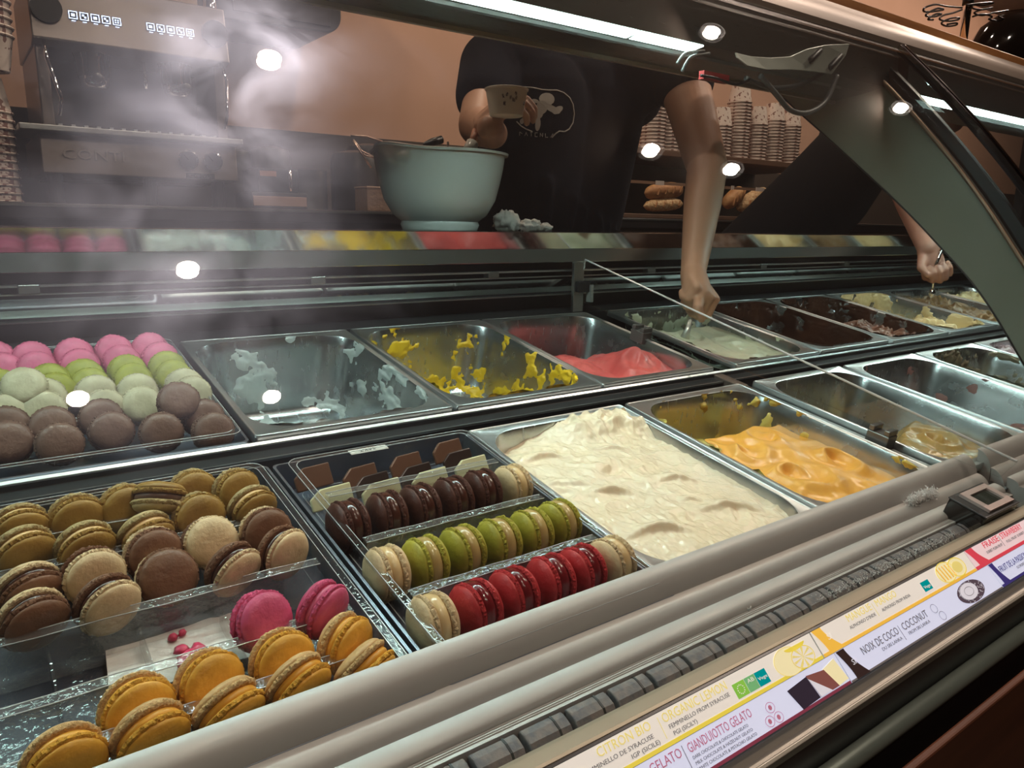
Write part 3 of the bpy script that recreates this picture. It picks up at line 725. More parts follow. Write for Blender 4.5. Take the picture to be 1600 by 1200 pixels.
def mac(kind, pos, nrm, spin, label, group):
    """kind = (front shell, back shell, filling, filling height, radius); nrm = direction of the front shell, deck frame"""
    z = Vector(nrm).normalized(); x = Vector((0, 0, 1)).cross(z)
    x = x.normalized() if x.length > 1e-3 else Vector((1, 0, 0)); y = z.cross(x)
    M_ = Matrix((x, y, z)).transposed().to_4x4() @ RZ(spin)
    M_ = DM @ T(pos) @ M_
    if kind not in MAC:
        t = make_mac(*kind); t.matrix_world = M_; t['label'] = label; t['group'] = group; MAC[kind] = t; return t
    return dup(MAC[kind], M_, label, group)
def nv(tilt, yaw): t = math.radians(tilt); y_ = math.radians(yaw); return (math.sin(y_) * math.cos(t), -math.cos(y_) * math.cos(t), math.sin(t))
R_ = .0209
KP = ('pink', 'pink', 'pink', .004, R_); KG = ('green', 'green', 'green', .004, R_); KW = ('white', 'white', 'white', .004, R_); KB = ('brown', 'brown', 'brown', .004, R_)
def solve_center(px, py, W):                    # centre height W over the rim plane
    p = on_deck(px, py, W); return p
BK = 'macarons in the back left tray'
cols = ['leftmost', 'second', 'third', 'fourth', 'right-hand']
PK = [((-8, 562), (3, 580)), ((50, 562), (57, 578)), ((116, 556), (125, 573)), ((178, 550), (190, 566)), ((234, 546), (250, 561))]
GR = [((-25, 598), (-2, 608)), ((78, 598), (86, 612)), ((131, 590), (141, 604)), ((199, 582), (208, 596)), ((261, 576), (271, 590))]
WH = [((-12, 628), (9, 648)), ((70, 622), (68, 642)), ((150, 616), (164, 639)), ((215, 613), (221, 634)), ((288, 604), (300, 616))]
BR = [((10, 668), (14, 692)), ((82, 668), (93, 694)), ((158, 655), (174, 675)), ((240, 655), (252, 676)), ((318, 654), (333, 675))]
rn = random.Random(3)
for row, kind, nm, ww in ((PK, KP, 'pink', (.020, .016)), (GR, KG, 'green', (.016, .012)), (WH, KW, 'ivory', (.012, .010)), (BR, KB, 'brown', (.010, .006))):
    for c, (a, b) in enumerate(row):
        for k, (px, py) in enumerate((a, b)):
            if nm == 'brown' and c == 3 and k == 0: continue
            mac(kind, solve_center(px, py, ww[k] - .004), nv(28 + rn.uniform(-4, 4), rn.uniform(-5, 5)), rn.random() * 6,
                '%s macaron in the back tray, %s of its pair, %s column' % (nm, ('rear', 'front')[k], cols[c]), BK)
mac(KW, solve_center(38, 606, .028), nv(42, -6), 0, 'large ivory macaron lying loose on top of the back left tray', BK)
mac(KB, solve_center(279, 628, .026), nv(40, -4), 0, 'brown macaron lying loose on top at the right of the back tray', BK)
FK = 'macarons in the front left tray'
KC = ('caramel', 'tan', 'cream', .005, R_); KC2 = ('tan', 'caramel', 'brown', .006, R_)
KM1 = ('mocha', 'vanilla', 'chocfill', .005, R_); KM2 = ('vanilla', 'mocha', 'chocfill', .006, R_)
KPK = ('pinkhot', 'pinkhot', 'pink', .005, R_); KY1 = ('yellow', 'cream', 'yellow', .006, R_)
FL = [(31, 827, KC, -8, 10, 'caramel macaron at the far left of the rear row, front left tray'), (120, 811, KC, 2, 8, 'caramel macaron second from left in the rear row'),
 (196, 795, KC, 14, 8, 'caramel macaron half hidden under the loose tan one'), (249, 779, KC2, -52, -25, 'tan macaron lying tipped across the rear row'), (301, 770, KC, 14, 5, 'caramel macaron just behind and right of the tipped tan one'),
 (369, 768, KC, 12, 14, 'caramel macaron at the rear right corner of the front left tray'), (394, 794, KC, -12, 14, 'caramel macaron in front of the rear right corner one'),
 (38, 862, KC, -14, 16, 'caramel macaron at the left edge, second row'), (134, 854, KC, -14, 12, 'wide edge-on caramel macaron, second row'), (228, 836, KC, -22, 16, 'low edge-on caramel macaron below the tipped tan one'),
 (311, 808, KC, 20, 6, 'round caramel macaron facing front, second row centre'),
 (46, 922, KM1, -18, 16, 'brown and cream macaron at the left edge, third row'), (52, 968, KM1, -8, 16, 'brown macaron with cream back at the left edge, fourth row'),
 (146, 900, KM2, 14, 10, 'cream macaron with brown back, third row left of centre'), (168, 944, KM2, -6, 20, 'cream macaron with brown back, fourth row, left of the big brown one'),
 (240, 866, KM1, 20, 8, 'brown macaron behind the big brown one'), (261, 902, KM1, 36, 2, 'big brown macaron facing front, fourth row'),
 (328, 848, KM2, 34, 6, 'round cream macaron facing front, third row'), (364, 889, KM2, -14, 24, 'edge-on cream and brown macaron, fourth row'),
 (415, 832, KM1, 22, 6, 'brown macaron at the right of the third row'), (442, 863, KM2, 2, 24, 'cream macaron with a dark spot at the right end, fourth row'),
 (409, 971, KPK, 30, 18, 'hot pink macaron facing front'), (504, 952, KPK, -6, 30, 'hot pink macaron turned edge-on, right of the other'),
 (215, 1108, KY1, 12, 8, 'large yellow macaron left of the row beside the paper'), (327, 1068, KY1, 20, 16, 'yellow macaron in front of the pink smear'),
 (441, 1033, KY1, 18, 8, 'yellow macaron facing front below the hot pink one'), (539, 1006, KY1, 2, 28, 'yellow and cream macaron at the right end of its row'),
 (236, 1150, KY1, -12, 14, 'edge-on yellow macaron partly behind the louvre, left'), (358, 1110, KY1, -22, 18, 'edge-on yellow macaron partly behind the louvre, centre'),
 (466, 1070, KY1, -18, 20, 'edge-on cream and yellow macaron partly behind the louvre'), (570, 1047, KY1, -26, 26, 'edge-on yellow macaron at the far right behind the louvre'), (101, 1192, KY1, 0, 10, 'yellow macaron at the bottom left corner')]
for (px, py, kd, ti, yw, lb) in FL:
    W = .004 + (.012 if 'lying tipped' in lb else 0) - (.006 if py > 1000 else 0)
    mac(kd, solve_center(px, py, W), nv(ti, yw), rn.random() * 6, lb, FK)
# centre tray: edge-on macarons with glossy filling
CK = 'edge-on macarons in the centre tray'
K1 = ('choc', 'choc', 'chocfill', .0105, .0236); K2 = ('pist', 'pist', 'pistfill', .0110, .0226); K3 = ('red', 'red', 'redfill', .0110, .0222); K4 = ('vanilla', 'vanilla', 'vanfill', .0100, .0224)
ordn = ['first', 'second', 'third', 'fourth', 'fifth', 'sixth']
rows = [([(544, 822), (604, 808), (655, 795), (707, 782), (752, 770), (800, 760)], [K1] * 5 + [K4], 'chocolate'),
        ([(604, 896), (664, 880), (722, 862), (779, 848), (829, 833), (872, 818)], [K4] + [K2] * 5, 'pistachio green'),
        ([(676, 974), (743, 952), (802, 930), (860, 908), (908, 892), (955, 878)], [K4] + [K3] * 4 + [K4], 'raspberry red')]
for rI, (P, K, nm) in enumerate(rows):
    for i, ((px, py), kd) in enumerate(zip(P, K)):
        p = solve_center(px, py, -.006)
        cn = 'cream' if kd is K4 else nm
        mac(kd, p, (-1, -.04 + .05 * math.sin(i * 2 + rI), .02), rn.random() * 6, '%s macaron with glossy filling, %s from left, %s row of centre tray' % (cn, ordn[i], ('rear', 'middle', 'front')[rI]), CK)
# chocolate tablets
def tablet(px, py, mat, wd, ht, lean, yaw, lb):
    t = MB(); q = [(-wd / 2, -ht / 2), (wd / 2, -ht / 2), (wd / 2, ht / 2), (-wd * .22, ht / 2), (-wd / 2, ht * .1)]
    t.loft([[Vector((a, -.002, b)) for a, b in q], [Vector((a, .002, b)) for a, b in q]], True, True)
    p = solve_center(px, py, -.002)
    o = t.build('chocolate_tablet', mat, None, DM @ T(p) @ RZ(yaw) @ RX(lean), bevel=.0012)
    return tag(o, lb, 'chocolate', 'chocolate tablets in the centre tray')
milk_t = material('milk chocolate', (.13, .058, .034), .3); dark_t = material('dark chocolate', (.035, .019, .016), .28); white_t = material('white chocolate', (.66, .62, .38), .35)
for i, (px, py) in enumerate(((489, 746), (563, 746), (634, 727), (699, 705))): tablet(px, py, milk_t, .040, .023, -.65, .12, 'milk chocolate tablet, %s from left in the rear of the centre tray' % ordn[i])
for i, (px, py) in enumerate(((582, 757), (650, 742), (715, 719))): tablet(px, py, dark_t, .040, .020, -.65, .12, 'dark chocolate tablet, %s from left in the centre tray' % ordn[i])
for i, (px, py) in enumerate(((518, 777), (596, 768), (672, 750), (736, 730))): tablet(px, py, white_t, .044, .020, -.65, .10, 'white chocolate tablet, %s from left in the centre tray' % ordn[i])

# ---- blister trays
def blister(name, label, u0, u1, v0, v1, walls, zt, zb, ribs=()):
    t = thing(name, label, 'tray', DM @ T(((u0 + u1) / 2, (v0 + v1) / 2, 0)))
    W_, D_ = u1 - u0, v1 - v0; lv = [rr(W_, D_, .012, zt - .003), rr(W_, D_, .012, zt), rr(W_ - .012, D_ - .012, .012, zt), rr(W_ - .016, D_ - .016, .012, zt - .004), rr(W_ - .024, D_ - .024, .014, zb)]
    MB().loft(lv, cap1=True).build('shell', clear, t, smooth=True, ang=.5)
    for (v, h) in walls:
        y = v - (v0 + v1) / 2
        q_ = MB().ext([(y - .008, zb), (y - .004, zt - h), (y + .004, zt - h), (y + .008, zb)], -W_ / 2 + .012, W_ / 2 - .012, caps=False).build('partition', clear_wall, t, bevel=0)
        fe = MB()  # thin pale tubes drawn as highlights on the partition folds
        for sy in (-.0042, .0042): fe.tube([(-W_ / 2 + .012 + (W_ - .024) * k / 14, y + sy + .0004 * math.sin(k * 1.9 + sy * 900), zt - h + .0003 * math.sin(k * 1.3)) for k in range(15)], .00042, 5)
        fe.build('edge_highlight', edge_glint_m, q_, smooth=True)
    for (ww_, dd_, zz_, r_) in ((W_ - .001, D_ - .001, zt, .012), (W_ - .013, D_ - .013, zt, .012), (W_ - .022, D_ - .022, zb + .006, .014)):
        lp_ = rr(ww_, dd_, r_, zz_); MB().tube(lp_ + [lp_[0]], .0004, 5).build('edge_highlight', edge_glint_m, t, smooth=True)  # same painted highlight lines round the tray rim and floor
    for (u, va, vb) in ribs:
        x = u - (u0 + u1) / 2
        MB().box(x - .0008, x + .0008, va - (v0 + v1) / 2, vb - (v0 + v1) / 2, zb, zt - .012).build('rib', clear, t)
    return t
vr = lambda px, py: on_deck(px, py, 0).y
bt_ribs = [(.045 + .0 * i, .78, 1.06) for i in range(0)]
blister('macaron_tray', 'clear blister tray of pink, green, ivory and brown macarons', -.055, .228, .742, 1.075, [(.84, .004), (.92, .004), (1.0, .004)], .006, -.030)
blister('macaron_tray', 'clear blister tray of caramel, mocha, pink and yellow macarons', -.075, .222, .335, .672, [(.618, .002), (.575, .004), (.490, .001), (.425, .002), (.382, .004)], .006, -.030,
        [(.02, .50, .61), (.075, .50, .61), (.13, .50, .61), (.185, .50, .61), (.02, .34, .48), (.075, .34, .48), (.13, .34, .48)])
blister('macaron_tray', 'clear blister tray of chocolate tablets and edge-on macarons', .244, .462, .335, .662, [(.582, .001), (.500, .002), (.418, .002)], .008, -.030)
for (u0, u1, v0, v1, lb) in ((-.075, .233, .738, 1.082, 'slate board under the back macaron tray'), (-.085, .231, .328, .678, 'slate board under the front left macaron tray'), (.236, .467, .328, .676, 'slate board under the centre macaron tray')):
    tb_ = thing('tray_board', lb, 'board', DM @ T(((u0 + u1) / 2, (v0 + v1) / 2, 0)))
    MB().box(-(u1 - u0) / 2, (u1 - u0) / 2, -(v1 - v0) / 2, (v1 - v0) / 2, -.040, -.034).build('board', slate, tb_, bevel=.001)
    t = MB().loft([rr(u1 - u0, v1 - v0, .006, -.036), rr(u1 - u0 + .001, v1 - v0 + .001, .006, -.003), rr(u1 - u0 - .004, v1 - v0 - .004, .006, -.003), rr(u1 - u0 - .006, v1 - v0 - .006, .006, -.036)]).build('metal_frame', material('tray frame', (.20, .22, .26), .32, .8), tb_)
# paper and smear in the front left tray
pp = thing('paper_sheet', 'white paper under the empty compartment with a pink smear', 'paper', DM @ T((.085, .452, -.0245)))
pc = [on_deck(*q, -.0245) for q in ((165, 1020), (395, 950), (415, 1020), (290, 1080), (172, 1100))]
vs = []; fs = []
for j in range(13):
    for i in range(17):
        a = pc[0].lerp(pc[1], i / 16); b = pc[4].lerp(pc[2], i / 16); p = a.lerp(b, j / 12)
        vs.append((p.x - .085, p.y - .452, .003 * abs(N3(p.x, p.y, 60)) + .001))
for j in range(12):
    for i in range(16): fs.append((j * 17 + i, j * 17 + i + 1, (j + 1) * 17 + i + 1, (j + 1) * 17 + i))
mb = MB(); mb.v = vs; mb.f = fs; mb.build('sheet', paper, pp, smooth=False)
jam = material('pink filling smear', (.60, .05, .12), .3)
for (px, py, r) in ((296, 1020, .0075), (284, 1011, .005), (309, 1009, .006), (292, 1033, .006), (290, 1026, .006), (270, 992, .004), (285, 985, .003)):
    p = on_deck(px, py, -.018)
    MB().lathe([(0, .003), (r * .6, .0025), (r, 0), (0, -.001)], 11, None, lambda r0, z, a: (r0 * (1 + .5 * noise.noise(Vector((math.cos(a) * 2 + px, math.sin(a) * 2, 0)))), z)).build('smear', jam, pp, T((p.x - .085, p.y - .452, .004)), smooth=True)
# small stock sticker
def text_obj(body, size, mat, parent=None, M=None, sx=1., align='LEFT', ext=.00005, name='lettering', sp=1.0):
    cu = bpy.data.curves.new('t', 'FONT'); cu.body = body; cu.size = size; cu.extrude = ext; cu.align_x = align; cu.space_character = sp; cu.resolution_u = 2
    tmp = bpy.data.objects.new('t', cu); COL.objects.link(tmp); bpy.context.view_layer.update()
    me = bpy.data.meshes.new_from_object(tmp.evaluated_get(bpy.context.evaluated_depsgraph_get()))
    bpy.data.objects.remove(tmp); bpy.data.curves.remove(cu)
    me.transform(Matrix.Diagonal((sx, 1, 1, 1))); me.materials.clear(); me.materials.append(mat)
    o = bpy.data.objects.new(name, me); COL.objects.link(o)
    if parent: o.parent = parent
    if M is not None: o.matrix_basis = M
    return o
ink = material('black ink', (.03, .03, .035), .6)
p = on_deck(576, 701, .004)
st = thing('sticker', 'small white sticker with upside-down letters behind the centre tray', 'sticker', DM @ T((p.x, p.y, .003)) @ RX(.0))
MB().box(-.022, .022, -.005, .005, -.0004, .0).build('paper', paper, st)
text_obj('SAKT', .008, ink, st, T((.008, .003, .0001)) @ RZ(PI), sx=1.)

# ================================================================== front details: vents, thermometer, frost
vt_m = material('grey vent plastic', (.15, .15, .17), .5, bump=(400, .0005), var=(150, (.26, .22, .21)))
vg = thing('vent_grille', 'row of grey plastic air vent blocks behind the champagne rail', 'vent', T(rel(0, .3385, -.3312)))
x = .105 - 12 * .0395; k = 0
while x < .86:
    fr = sstep(.55, .75, x)
    mb = MB().ext([(-.010, -.012), (-.010, -.0005), (-.007, .0035), (-.001, .006), (.004, .0066), (.006, .004), (.006, -.012)], x, x + .0355)
    mb.build('vent_block', vt_m, vg, bevel=.0012)
    MB().ext([(-.0103, -.010), (-.0103, -.0004), (-.0072, .0039), (-.001, .0064), (.0042, .0070), (.0062, .0042), (.0062, -.010)], x + .0245, x + .0262).build('vent_rib', black, vg)
    x += .0395; k += 1
MB().box(-.7, .86, -.012, .008, -.022, -.010).build('vent_base', black, vg)
frost_m = material('frost', (.90, .86, .85), .8, bump=(500, .001))
def frost(name, label, pts, n, r, seed, spread):
    rg = random.Random(seed); mb = MB()
    for i in range(n):
        a = rg.choice(pts); p = Vector(a) + Vector((rg.gauss(0, spread[0]), rg.gauss(0, spread[1]), rg.gauss(0, spread[2])))
        q = r * rg.uniform(.4, 1); d = Vector((rg.uniform(-1, 1), rg.uniform(-1, 1), rg.uniform(.2, 1.5))).normalized() * q * 1.6
        e = d.orthogonal().normalized() * q * .6; f = d.cross(e).normalized() * q * .6
        mb.add([p - e, p + f, p + e, p - f, p + d, p - d * .5], [(0, 1, 4), (1, 2, 4), (2, 3, 4), (3, 0, 4), (1, 0, 5), (2, 1, 5), (3, 2, 5), (0, 3, 5)])
    o = mb.build(name, frost_m); return tag(o, label, 'frost', kind='stuff')
pf = [rel(x, .3845, -.3065) for x in (.865, .875, .885, .895, .905)]
frost('frost_patch', 'patch of white frost on the middle louvre near the thermometer', pf, 1800, .0019, 2, (.007, .0026, .0030))
pf = [rel(.60 + .012 * i, .334, -.3262) for i in range(22)]
frost('frost_crust', 'grey frost crusted over the right half of the vent blocks', pf, 900, .0010, 5, (.006, .0030, .0008))
th = thing('thermometer', 'black boxed digital thermometer with pinkish white bezel at the rail', 'thermometer', T(rel(.934, .340, -.3230)) @ RX(.28))
MB().box(-.046, .040, -.020, .022, -.016, .019).build('housing', black_gloss, th, bevel=.0015)
MB().box(-.047, .041, -.021, .023, .0185, .0205).build('cover', dark_steel, th, bevel=.0006)
bz_ = MB()
o4 = [(-.032, -.0165), (.032, -.0165), (.032, .0185), (-.032, .0185)]; i4 = [(-.022, -.0095), (.022, -.0095), (.022, .0115), (-.022, .0115)]
bz_.loft([[Vector((a, b, .0205)) for a, b in o4], [Vector((a, b, .0240)) for a, b in o4], [Vector((a, b, .0240)) for a, b in i4], [Vector((a, b, .0215)) for a, b in i4]])
bz_.build('bezel', material('pinkish bezel', (.66, .50, .47), .35), th)
MB().box(-.022, .022, -.0095, .0115, .0205, .0216).build('screen', material('dark lcd', (.04, .045, .035), .1), th)

# ================================================================== flavour labels in the channel
LO = rel(0, .298, -.317); LDn = Vector((0, -.70711, -.70711)); LN = Vector((0, -.70711, .70711))
LM = Matrix(((1, 0, 0, 0), (0, .70711, -.70711, LO.y), (0, .70711, .70711, LO.z), (0, 0, 0, 1)))   # x right, y up the strip, z out
def lmat(name, col, e=.9): return material(name, col, .25, emit=(col, e), coat=.3)
lw = lmat('label warm white', (.70, .67, .62), .45); lb_ = lmat('label cool white', (.58, .62, .80), .50); lr = lmat('label rosy', (.78, .62, .66), .38)
yl = lmat('label yellow', (.72, .60, .08), .4); gold = lmat('label gold', (.80, .48, .07), .4); brn = lmat('label dark brown', (.05, .03, .03), .1); gry = lmat('label grey ink', (.20, .19, .20), .1)
grn = lmat('label green', (.22, .50, .07), .4); teal = lmat('label teal', (.0, .27, .29), .4); redl = lmat('label red', (.62, .06, .09), .4); pur = lmat('label purple', (.05, .04, .20), .3)
mar = lmat('label maroon', (.25, .05, .09), .2); mpnk = lmat('label rose ink', (.48, .17, .25), .3); pyl = lmat('label pale yellow ink', (.72, .62, .20), .4); lem = lmat('lemon pale', (.80, .74, .45), .4)
cocw = lmat('coconut white', (.66, .66, .74), .4); coci = lmat('coconut ink', (.13, .10, .14), .1); bchoc = lmat('printed dark chocolate', (.045, .035, .06), .1); pchoc = lmat('printed milk chocolate', (.26, .10, .09), .2)
def card(name, label, x0, x1, t0, t1, mat, z=0.0):
    t = thing('flavour_label', label, 'label', LM, 'backlit flavour labels')
    MB().box(x0, x1, -t1, -t0, -.0006, z).build('card', mat, t, bevel=0); return t
def rect(t, x0, x1, t0, t1, mat, z=.0002, name='band'): return MB().box(x0, x1, -t1, -t0, z - .0002, z).build(name, mat, t)
def poly(t, pts, mat, z=.0003, name='print'):
    a = [Vector((x, -y, z - .0002)) for x, y in pts]; b = [Vector((x, -y, z)) for x, y in pts]
    return MB().loft([a, b], True, True).build(name, mat, t)
def ell(cx, cy2, rx, ry, n=28, a0=0, a1=2 * PI): return [(cx + rx * math.cos(a0 + (a1 - a0) * i / n), cy2 + ry * math.sin(a0 + (a1 - a0) * i / n)) for i in range(n + (0 if a1 - a0 > 6.2 else 1))]
def ring(t, cx, cy2, rx, ry, mat, w_=.0005, z=.0005, n=28):
    o_ = [Vector((x, -y, z)) for x, y in ell(cx, cy2, rx, ry, n)]; i_ = [Vector((x, -y, z)) for x, y in ell(cx, cy2, rx - w_, ry - w_, n)]
    return MB().loft([o_, i_]).build('outline', mat, t)
def wr(t, body, x, y, x1, hgt, mat, z=.0003):
    """text from x to x1 with its baseline at strip depth y and capital height hgt"""
    o = text_obj(body, hgt / .72, mat, t, T((x, -y, z)))
    wd = max(v.co.x for v in o.data.vertices) - min(v.co.x for v in o.data.vertices)
    o.data.transform(Matrix.Diagonal(((x1 - x) / wd, 1, 1, 1))); return o
def arc_tag(t, x, t0, t1, w_, mat): # curved coloured tag at a label's left end
    n = 10; a = [(x + w_ * .35 * math.sin(PI * .5 * i / n), t0 + (t1 - t0) * i / n) for i in range(n + 1)]
    b = [(x + w_ * .55 + w_ * .75 * (i / n) ** 1.6, t0 + (t1 - t0) * i / n) for i in range(n, -1, -1)]
    return poly(t, a + b, mat, .0004, 'coloured_tag')
T0, T1, T2 = .0012, .0222, .0470
for t0_, t1_, m_ in ((T0, T1, lw), (T1 + .0004, T2, lb_)):
    card('l', 'plain %s stretch of the backlit label strip at its left end' % ('upper' if t0_ == T0 else 'lower'), -.40, .2305, t0_, t1_, m_)
# row one
t = card('l', 'warm white label reading citron bio and organic lemon', .232, .520, T0, T1, lw)
rect(t, .232, .520, .0196, T1, yl); poly(t, ell(.262, .0205, .022, .013, 20, PI, 2 * PI), gold, .0004)
wr(t, 'CITRON BIO', .2865, .0082, .3335, .0060, pyl); wr(t, 'FEMMINELLO DE SYRACUSE', .272, .0133, .3322, .0028, gry); wr(t, 'IGP (SICILE)', .3095, .0180, .3350, .0028, gry)
rect(t, .3418, .3422, .0035, .0175, pyl); wr(t, 'ORGANIC LEMON', .3451, .0086, .4110, .0062, pyl); wr(t, 'FEMMINELLO FROM SYRACUSE', .3476, .0133, .4100, .0028, gry); wr(t, 'PGI (SICILY)', .3487, .0180, .3716, .0028, gry)
rect(t, .4165, .4295, .0078, .0180, grn, name='organic_logo'); rect(t, .4300, .4415, .0078, .0180, lmat('label mid green', (.16, .42, .18), .4), name='organic_logo'); rect(t, .4420, .4545, .0078, .0180, teal, name='vegan_logo')
for i in range(12):
    a = 2 * PI * i / 12; poly(t, ell(.423 + .0034 * math.cos(a), .0130 + .0030 * math.sin(a), .00045, .00045, 6), lw, .0004, 'star')
wr(t, 'AB', .4320, .0120, .4395, .0030, lw, .0004); wr(t, 'Vege', .4432, .0140, .4535, .0024, lw, .0004)
poly(t, ell(.482, .0120, .017, .0105, 26), lem, .0003, 'lemon'); ring(t, .482, .0120, .017, .0105, pyl)
poly(t, ell(.499, .0140, .0140, .0085, 26), lw, .0004, 'lemon_slice'); ring(t, .499, .0140, .0140, .0085, yl, .0008)
for i in range(9):
    a = 2 * PI * i / 9; poly(t, [(.499, .0140), (.499 + .0125 * math.cos(a), .0140 + .0074 * math.sin(a)), (.499 + .0125 * math.cos(a + .25), .0140 + .0074 * math.sin(a + .25))], pyl, .0005, 'segment')
poly(t, ell(.496, .0040, .013, .0035, 20, PI * 0, PI), yl, .0005, 'lemon_wedge')
t = card('l', 'warm white label reading mangue and mango', .5215, .7925, T0, T1, lw)
rect(t, .5215, .7925, .0196, T1, gold); arc_tag(t, .5225, T0, T1, .022, gold); wr(t, 'SF', .536, .0125, .545, .0045, lw, .0006)
wr(t, 'MANGUE', .5706, .0080, .6083, .0062, pyl); wr(t, "ALPHONSO D'INDE", .5683, .0135, .6090, .0028, gry); rect(t, .6122, .6126, .0035, .0150, pyl)
wr(t, 'MANGO', .6166, .0080, .6507, .0062, pyl); wr(t, 'ALPHONSO FROM INDIA', .6200, .0135, .6691, .0028, gry)
rect(t, .6935, .7080, .0075, .0165, teal, name='vegan_logo'); wr(t, 'Vege', .6950, .0140, .7065, .0028, lw, .0004)
poly(t, ell(.742, .0100, .017, .0100, 24), lem, .0003, 'mango'); ring(t, .742, .0100, .017, .0100, yl, .0008)
for i in range(5): poly(t, [(.729 + i * .0055, .0035), (.7305 + i * .0055, .0035), (.7335 + i * .0055, .0170), (.7315 + i * .0055, .0170)], gold, .0005, 'mango_cut')
poly(t, ell(.764, .0105, .0155, .0095, 24), lem, .0005, 'mango_half'); ring(t, .764, .0105, .0155, .0095, yl, .0010, .0007); poly(t, ell(.7645, .0105, .0090, .0055, 20), pyl, .0007, 'mango_flesh')
t = card('l', 'rosy label reading fraise and strawberry with a red band', .7935, 1.09, T0, T1, lr)
rect(t, .7935, 1.09, .0190, T1, redl); arc_tag(t, .7945, T0, T1, .026, redl)
wr(t, 'FRAISE', .8307, .0080, .8667, .0064, redl); wr(t, 'SORBET PLEIN FRUIT', .8290, .0135, .8670, .0028, gry); rect(t, .8698, .8702, .0035, .0150, gry); wr(t, 'STRAWBERRY', .8733, .0080, .9266, .0064, redl); wr(t, 'FULL FRUIT SORBET', .8780, .0135, .9230, .0028, gry)
# row two
t = card('l', 'cool white label reading gianduiotto gelato with chocolate pieces', .232, .5335, T1 + .0004, T2, lb_)
rect(t, .232, .5335, .0448, T2, mar)
wr(t, 'GIANDUIOTTO GELATO', .262, .0310, .3470, .0062, mpnk); rect(t, .3498, .3502, .0250, .0425, gry); wr(t, 'GIANDUIOTTO GELATO', .3537, .0315, .4202, .0062, mpnk)
for i, s in enumerate(('DARK CHOCOLATE & CHOCOLATE GELATO', 'MILK CHOCOLATE & HAZELNUT GELATO', 'WHITE CHOCOLATE & PISTACHIO GELATO')): wr(t, s, .3542, .0357 + i * .0036, .4120 + .002 * i, .0021, gry)
for i, (a, b) in enumerate(((.4398, .0325), (.4430, .0405), (.4330, .0400))):
    ring(t, a, b, .0048, .0037, mpnk, .0004); poly(t, ell(a, b, .0018, .0018, 8), mpnk, .0004, 'icon')
poly(t, [(.4640, .0290), (.4900, .0270), (.4930, .0440), (.4700, .0450)], bchoc, .0004, 'dark_piece'); poly(t, [(.4900, .0265), (.5120, .0290), (.5190, .0440), (.4940, .0440)], pchoc, .0005, 'milk_piece'); poly(t, [(.4905, .0290), (.4940, .0440), (.5090, .0440)], cocw, .0007, 'white_piece')
poly(t, [(.5110, .0285), (.5290, .0255), (.5330, .0430), (.5180, .0440)], lem, .0004, 'pistachio_piece')
t = card('l', 'cool white label reading noix de coco and coconut', .5345, .8145, T1 + .0004, T2, lb_)
rect(t, .5345, .8145, .0456, T2, gry); arc_tag(t, .5355, T1 + .0006, T2, .020, brn); wr(t, 'SR', .5465, .0370, .5545, .0045, cocw, .0006)
wr(t, 'NOIX DE COCO', .5647, .0345, .6228, .0064, gry); wr(t, 'DU SRI LANKA', .5900, .0395, .6225, .0028, gry); rect(t, .6266, .6270, .0285, .0415, gry)
wr(t, 'COCONUT', .6310, .0345, .6750, .0064, gry); wr(t, 'FROM SRI LANKA', .6345, .0395, .6720, .0028, gry)
for a, b in ((.6889, .0315), (.6945, .0400)): ring(t, a, b, .0050, .0040, gry, .0004)
poly(t, ell(.760, .0350, .0260, .0100, 26), coci, .0003, 'coconut_husk')
rg = random.Random(5)
for i in range(60):
    a = rg.uniform(0, 2 * PI); r = rg.uniform(.6, .98); poly(t, ell(.760 + .025 * r * math.cos(a), .035 + .0095 * r * math.sin(a), .0006, .0004, 5), cocw, .0005, 'husk_fibre')
poly(t, ell(.756, .0340, .0165, .0082, 26), cocw, .0006, 'coconut_flesh'); ring(t, .756, .0340, .0165, .0082, coci, .0005, .0008); ring(t, .756, .0340, .0085, .0042, coci, .0004, .0008)
t = card('l', 'cool white label reading fruit de la passion', .8155, 1.09, T1 + .0004, T2, lb_)
rect(t, .8155, 1.09, .0445, T2, pur); arc_tag(t, .8160, T1 + .0006, T2, .016, pur); wr(t, 'FRUIT DE LA PASSION', .8290, .0345, .8950, .0062, pur, .0006); wr(t, 'SORBET', .862, .0395, .884, .0028, gry)
tag(MB().ext([(.3000, -.3195), (.2660, -.3535), (.2648, -.3527), (.2990, -.3185)], X0, X1).build('label_cover', clear_mat('label cover', .05, (.98, .98, .98), .03), None, T((0, 0, CZ))), 'clear plastic cover over the flavour labels', 'cover')

# ================================================================== on the ledge: bowl, cloths
LZ = CZ - .013
bc = rel(.742, 1.245, -.0125)
bw = thing('mixing_bowl', 'large off-white mixing bowl with pouring lip on the steel ledge', 'bowl', T(bc))
BP = [(0, .004), (.058, .004), (.064, 0), (.070, 0), (.074, .010), (.072, .016), (.088, .028), (.104, .055), (.112, .085), (.118, .112), (.121, .134), (.127, .135), (.128, .139), (.119, .1405), (.115, .112), (.108, .085), (.098, .055), (.080, .030), (0, .018)]
def bw_wob(r, z, a):
    if r > .116 and z > .12:
        k = math.exp(-((((a + PI - 3.5) % (2 * PI)) - PI) / .30) ** 2); return r + .028 * k, z + .006 * k
    return r, z
MB().lathe(BP, 72, None, bw_wob).build('bowl_body', white_plastic, bw, smooth=True, ang=.9)
sp = thing('spatula', 'spatula with copper toned handle and white collar standing in the bowl', 'spatula', T(bc))
def lp(px, py, y): v = on_y(px, py, y); return v - bc
MB().tube([lp(729, 243, 1.27), lp(738, 224, 1.28)], .0125, 12).build('collar', white_plastic, sp, smooth=True)
MB().tube([lp(737, 227, 1.28), lp(744, 204, 1.29)], .0075, 12).build('handle', material('copper tone', (.55, .24, .15), .4), sp, smooth=True)
